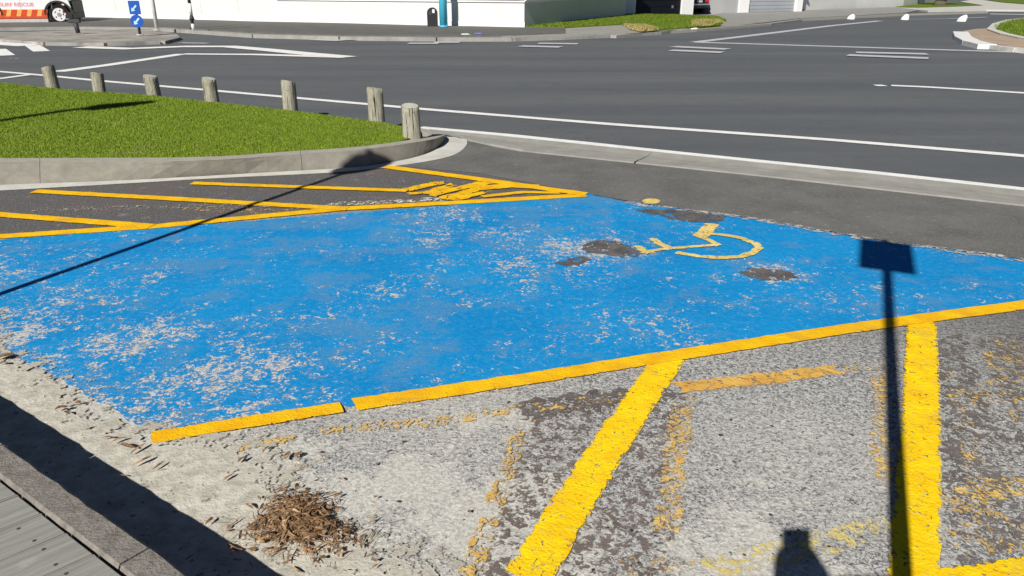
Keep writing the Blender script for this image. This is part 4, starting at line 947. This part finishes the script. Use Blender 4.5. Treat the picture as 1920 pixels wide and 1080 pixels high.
prismo('bin_body', M_dkp, tb, sd, 'y', -0.02, 0.22); boxo('sticker', M_wpole, tb, 0.5 * u, 5 * u, -0.028, -0.022, zz(27), zz(21)); boxo('lid_flap', M_gpole, tb, -6 * u, 0, -0.035, -0.022, zz(30), zz(24))
# white painted rocks
def rock(px, py, wpx, hpx, lab, sl=0.0):
    X, Y, u = foot(px, py, 0.0); bm = bmesh.new(); bmesh.ops.create_icosphere(bm, subdivisions=3, radius=1)
    for v in bm.verts:
        q = v.co.copy(); k_ = 1 + 0.10 * math.sin(q.x * 4 + px) + 0.08 * math.cos(q.y * 5 + q.z * 3)
        v.co = Vector((q.x * wpx * u / 2 * k_ + sl * q.z * wpx * u / 2, q.y * wpx * u / 2.4 * k_, max(-0.1, q.z) * hpx * u * k_))
    o = bm_obj('white_rock', bm, plain('white_rock_paint', (0.84, 0.84, 0.82), 0.8, bumpd=0.01), None, smooth=True); o.location = (X, Y, 0.0)
    props(o, lab, 'rock', 'white painted rocks at the far kerb')
rock(1596, 36, 14, 9, 'white painted rock at the far kerb, leftmost of three in line by the side street'); rock(1697, 37, 15, 10, 'white painted rock in the middle of three in line by the side street'); rock(1803, 40, 16, 12, 'white painted rock with a slanting side, rightmost of three in line by the side street', 0.35)
rock(1300, 58, 21, 6, 'low flat white rock on the verge kerb in front of the carport')
# litter
for (px, py, c_, lab) in ((873, 65, (0.6, 0.66, 0.62), 'crumpled pale litter lying on the far footpath edge'), (898, 64, (0.12, 0.18, 0.5), 'crumpled blue wrapper lying on the far footpath edge')):
    X, Y, u = foot(px, py, 0.13); bm = bmesh.new(); bmesh.ops.create_icosphere(bm, subdivisions=2, radius=1)
    for v in bm.verts: v.co = Vector((v.co.x * 9 * u, v.co.y * 6 * u, max(0, v.co.z) * 2.2 * u)) * random.uniform(0.55, 1.25)
    o = bm_obj('litter', bm, plain('litter_film', c_, 0.5)); o.location = (X, Y, 0.13); props(o, lab, 'litter')
# tree at the upper right
X, Y, u = foot(1762, 9.5, 0.15)
tree = empty('street_tree', (X, Y, 0.15), label='street tree with a dark trunk standing on the corner lawn', cat='tree')
M_bark = mat_conc('bark', (0.09, 0.075, 0.055), (0.14, 0.12, 0.09), sc=6, fine=25, b=0.02); M_leafg = mat_grass('tree_leaves', (0.04, 0.09, 0.015), (0.07, 0.13, 0.02), (0.1, 0.16, 0.03), 1.5)
bm = bmesh.new(); cyl(bm, (0, 0, -0.1), (0.03, 0, 0.35), 12.5 * u, 9.5 * u, 14); cyl(bm, (0.03, 0, 0.34), (0.1, 0, 2.6), 9.5 * u, 6 * u, 14)
for k_ in range(6):
    t_ = k_ * 1.05; cyl(bm, (0.1, 0, 2.3 + 0.1 * k_), (0.1 + 1.6 * math.cos(t_), 1.6 * math.sin(t_), 4.2 + 0.2 * k_), 4 * u, 1.2 * u, 10)
bm_obj('trunk', bm, M_bark, tree, smooth=True)
Vv, Ff = [], []
for _ in range(9000):
    v = Vector((random.gauss(0, 1), random.gauss(0, 1), random.gauss(0, 1))).normalized() * random.uniform(0.5, 1) ** 0.5; k_ = 1 + 0.25 * math.sin(v.x * 5) * math.cos(v.z * 4 + v.y * 3)
    c_ = Vector((v.x * 2.6 * k_, v.y * 2.6 * k_, 4.9 + v.z * 1.7 * k_)); A1 = Vector((random.gauss(0, 1), random.gauss(0, 1), random.gauss(0, 1))).normalized() * 0.09; A2 = A1.cross(Vector((random.random(), random.random(), random.random()))).normalized() * 0.045
    s = len(Vv); Vv += [c_ - A1, c_ + A2, c_ + A1, c_ - A2]; Ff.append((s, s + 1, s + 2, s + 3))
mesh_obj('crown', Vv, Ff, M_leafg, tree)

# ---------------------------------------------------------------- things beside and behind the camera whose shadows fall in the picture
def shade_base(px, py, L, z=0.0):
    g = Vector(G(px, py, z)); return g - SD * L
tE = math.tan(SUN_EL)
# rectangular sign on a pole, right of the camera
top_sh = (Vector(G(1612, 448)) + Vector(G(1710, 460))) / 2; L = 5.35; b = top_sh - SD * L; ztop = L * tE
rs = empty('parking_sign', (b.x, b.y, ZK), rad(-25), label='rectangular parking sign on a tall grey pole beside the photographer', cat='road sign')
hs = ztop - ZK
cylo('pole', M_alu, rs, (0, 0.045, 0), (0, 0.045, hs - 0.02), 0.032); boxo('plate', M_alu, rs, -0.172, 0.172, -0.012, 0.006, hs - 0.50, hs)
boxo('face', M_sgn, rs, -0.16, 0.16, -0.016, -0.0125, hs - 0.485, hs - 0.015); cylo('base_flange', M_alu, rs, (0, 0.045, 0), (0, 0.045, 0.02), 0.09)
# round sign on a thin pole, left of the camera
cen = Vector(G(668, 302, 0.08)); L = 5.35; b = cen - SD * L; zc = L * tE + 0.08
ds = empty('round_sign', (b.x, b.y, 0.0 if b.dot(KN.xy) > 0.8 else ZK), rad(18), label='round road sign on a thin tall pole on the left', cat='road sign'); zb = ds.location.z
cylo('pole', M_alu, ds, (0, 0.0, 0), (0, 0.0, zc - zb + 0.25), 0.030); cylo('disc', M_alu, ds, (0, -0.045, zc - zb), (0, -0.023, zc - zb), 0.265, None, 10, False); cylo('face', M_wpole, ds, (0, -0.05, zc - zb), (0, -0.0455, zc - zb), 0.25, None, 24, False)
# tall street lamp whose head shades the lawn
e0, e1 = Vector(G(128, 207, ZG)), Vector(G(262, 195, ZG)); L = 9.2; b = e0 - SD * L; zt = L * tE + ZG
lampo = empty('street_lamp', (b.x, b.y, ZK), label='tall street lamp behind the lawn on the left, casting its long shadow on the grass', cat='street lamp')
d = e1 - e0; zl = zt - ZK
cylo('pole', M_alu, lampo, (0, 0, 0), (0, 0, zl), 0.13, 0.09, 20); cylo('arm', M_alu, lampo, (0, 0, zl - 0.03), (d.x * 0.45, d.y * 0.45, zl + 0.05), 0.09, 0.08); cylo('lamp_head', M_alu, lampo, (d.x * 0.4, d.y * 0.4, zl + 0.05), (d.x, d.y, zl + 0.1), 0.26, 0.15, 14)
cylo('base_flange', M_alu, lampo, (0, 0, 0), (0, 0, 0.03), 0.18)

# the photographer
person = empty('person', (-0.09, -0.40, ZK), label='person in dark clothes standing on the boardwalk, holding up a phone with both hands', cat='person')
phn = empty('phone', (0.035, -0.03, HC + 0.02), label='black phone held up in both hands', cat='phone')
M_skin = plain('skin', (0.48, 0.28, 0.19), 0.5, 0.4); M_cloth = plain('navy_jacket', (0.03, 0.04, 0.07), 0.9, 0.1); M_jean = plain('jeans', (0.04, 0.06, 0.12), 0.9, 0.1); M_hair = plain('brown_hair', (0.05, 0.03, 0.02), 0.7); M_shoe = plain('shoes', (0.05, 0.05, 0.05), 0.7)
tl = Matrix.Rotation(-PITCH, 4, 'X')
ph_b = boxo('phone_body', M_dkp, phn, -0.048, 0.048, -0.006, 0.003, -0.075, 0.022, 0.003); ph_s = boxo('screen', M_glassd, phn, -0.044, 0.044, -0.0075, -0.0062, -0.071, 0.018)
phn.rotation_euler = (-PITCH, 0, 0)
def skin(name, nodes, edges, mat, parent, sub=2, root=0):
    bm = bmesh.new(); lay = bm.verts.layers.skin.verify(); vs = []
    for (p_, r_) in nodes:
        v = bm.verts.new(p_); sv = v[lay]; sv.radius = (r_, r_) if not isinstance(r_, tuple) else r_; vs.append(v)
    vs[root][lay].use_root = True
    for a_, b_ in edges: bm.edges.new((vs[a_], vs[b_]))
    me = bpy.data.meshes.new(name); bm.to_mesh(me); bm.free(); me.materials.append(mat)
    o = bpy.data.objects.new(name, me); C.objects.link(o); o.parent = parent
    m_ = o.modifiers.new('skin', 'SKIN'); m_.use_smooth_shade = True; s_ = o.modifiers.new('sub', 'SUBSURF'); s_.levels = sub; s_.render_levels = sub
    return o
hz = HC - ZK - 0.035; hy = 0.42 - 0.035     # hand height and distance in the person's frame
nodes = [((0, 0, 0.90), (0.155, 0.11)), ((0, 0.0, 1.08), (0.135, 0.10)), ((0, -0.01, 1.26), (0.155, 0.11)), ((0, -0.01, 1.38), (0.10, 0.075)), ((0, 0.0, 1.46), 0.052), ((0, 0.015, 1.55), (0.072, 0.085)), ((0, 0.015, 1.63), (0.07, 0.085)),
         ((0.17, -0.01, 1.35), 0.062), ((0.43, 0.24, 1.39), 0.05), ((0.20, hy - 0.08, hz - 0.10), 0.034), ((-0.17, -0.01, 1.35), 0.062), ((-0.19, 0.24, 1.37), 0.05), ((0.06, hy - 0.08, hz - 0.10), 0.034),
         ((0.09, 0, 0.82), 0.092), ((0.10, 0.02, 0.47), 0.06), ((0.11, 0.0, 0.09), 0.042), ((0.12, 0.13, 0.035), 0.036), ((-0.09, 0, 0.82), 0.092), ((-0.10, 0.02, 0.47), 0.06), ((-0.11, 0.0, 0.09), 0.042), ((-0.12, 0.13, 0.035), 0.036)]
edges = [(0, 1), (1, 2), (2, 3), (3, 4), (4, 5), (5, 6), (3, 7), (7, 8), (8, 9), (3, 10), (10, 11), (11, 12), (0, 13), (13, 14), (14, 15), (15, 16), (0, 17), (17, 18), (18, 19), (19, 20)]
skin('body', nodes, edges, M_cloth, person)
for s_ in (-1, 1):
    wr = Vector((0.135 + s_ * 0.068, hy - 0.085, hz - 0.105)); pm = Vector((0.135 + s_ * 0.052, hy - 0.04, hz - 0.04))
    nd = [(tuple(wr), 0.024), (tuple(pm), (0.030, 0.018))]; ed = [(0, 1)]
    for q in range(4):
        b0_ = pm + Vector((s_ * (0.006 + 0.002 * q), 0.012, 0.022 - 0.015 * q)); L_ = (0.028, 0.032, 0.03, 0.024)[q]; i0 = len(nd)
        nd += [(tuple(b0_), 0.0085), (tuple(b0_ + Vector((-s_ * 0.004, L_ * 0.9, 0.002))), 0.008), (tuple(b0_ + Vector((-s_ * (0.004 + L_ * 0.8), L_ * 1.1, 0.0))), 0.007)]; ed += [(1, i0), (i0, i0 + 1), (i0 + 1, i0 + 2)]
    i0 = len(nd); nd += [(tuple(pm + Vector((-s_ * 0.01, -0.008, 0.018))), 0.010), (tuple(pm + Vector((-s_ * 0.022, -0.006, 0.036))), 0.008)]; ed += [(1, i0), (i0, i0 + 1)]
    skin('hand', nd, ed, M_skin, person, 1)
    prismo('shoe', M_shoe, person, [(s_ * 0.11 - 0.05, -0.08), (s_ * 0.11 + 0.05, -0.08), (s_ * 0.12 + 0.05, 0.12), (s_ * 0.12 + 0.02, 0.19), (s_ * 0.12 - 0.02, 0.19), (s_ * 0.12 - 0.05, 0.12)], 'z', 0.0, 0.07, 0.012)
bm = bmesh.new(); bmesh.ops.create_uvsphere(bm, u_segments=20, v_segments=14, radius=1)
for v in bm.verts: v.co = Vector((v.co.x * 0.084, v.co.y * 0.10 - 0.012, v.co.z * 0.10 + 1.62 if v.co.z > -0.3 or v.co.y < 0 else 1.60))
bm_obj('hair', bm, M_hair, person, smooth=True)
for s_ in (-1, 1): cylo('ear', M_skin, person, (s_ * 0.078, 0.01, 1.57), (s_ * 0.09, 0.005, 1.575), 0.022, 0.016, 12)
skin('face', [((0, 0.03, 1.60), (0.062, 0.07)), ((0, 0.045, 1.53), (0.045, 0.05)), ((0, 0.04, 1.49), 0.035)], [(0, 1), (1, 2)], M_skin, person, 2)
cylo('nose', M_skin, person, (0, 0.10, 1.575), (0, 0.125, 1.548), 0.008, 0.014, 10)
for s_ in (-1, 1): cylo('eye', M_wpole, person, (s_ * 0.03, 0.085, 1.585), (s_ * 0.03, 0.098, 1.585), 0.012, 0.008, 12)
boxo('mouth', plain('lips', (0.4, 0.12, 0.1)), person, -0.022, 0.022, 0.09, 0.102, 1.518, 1.526, 0.003)
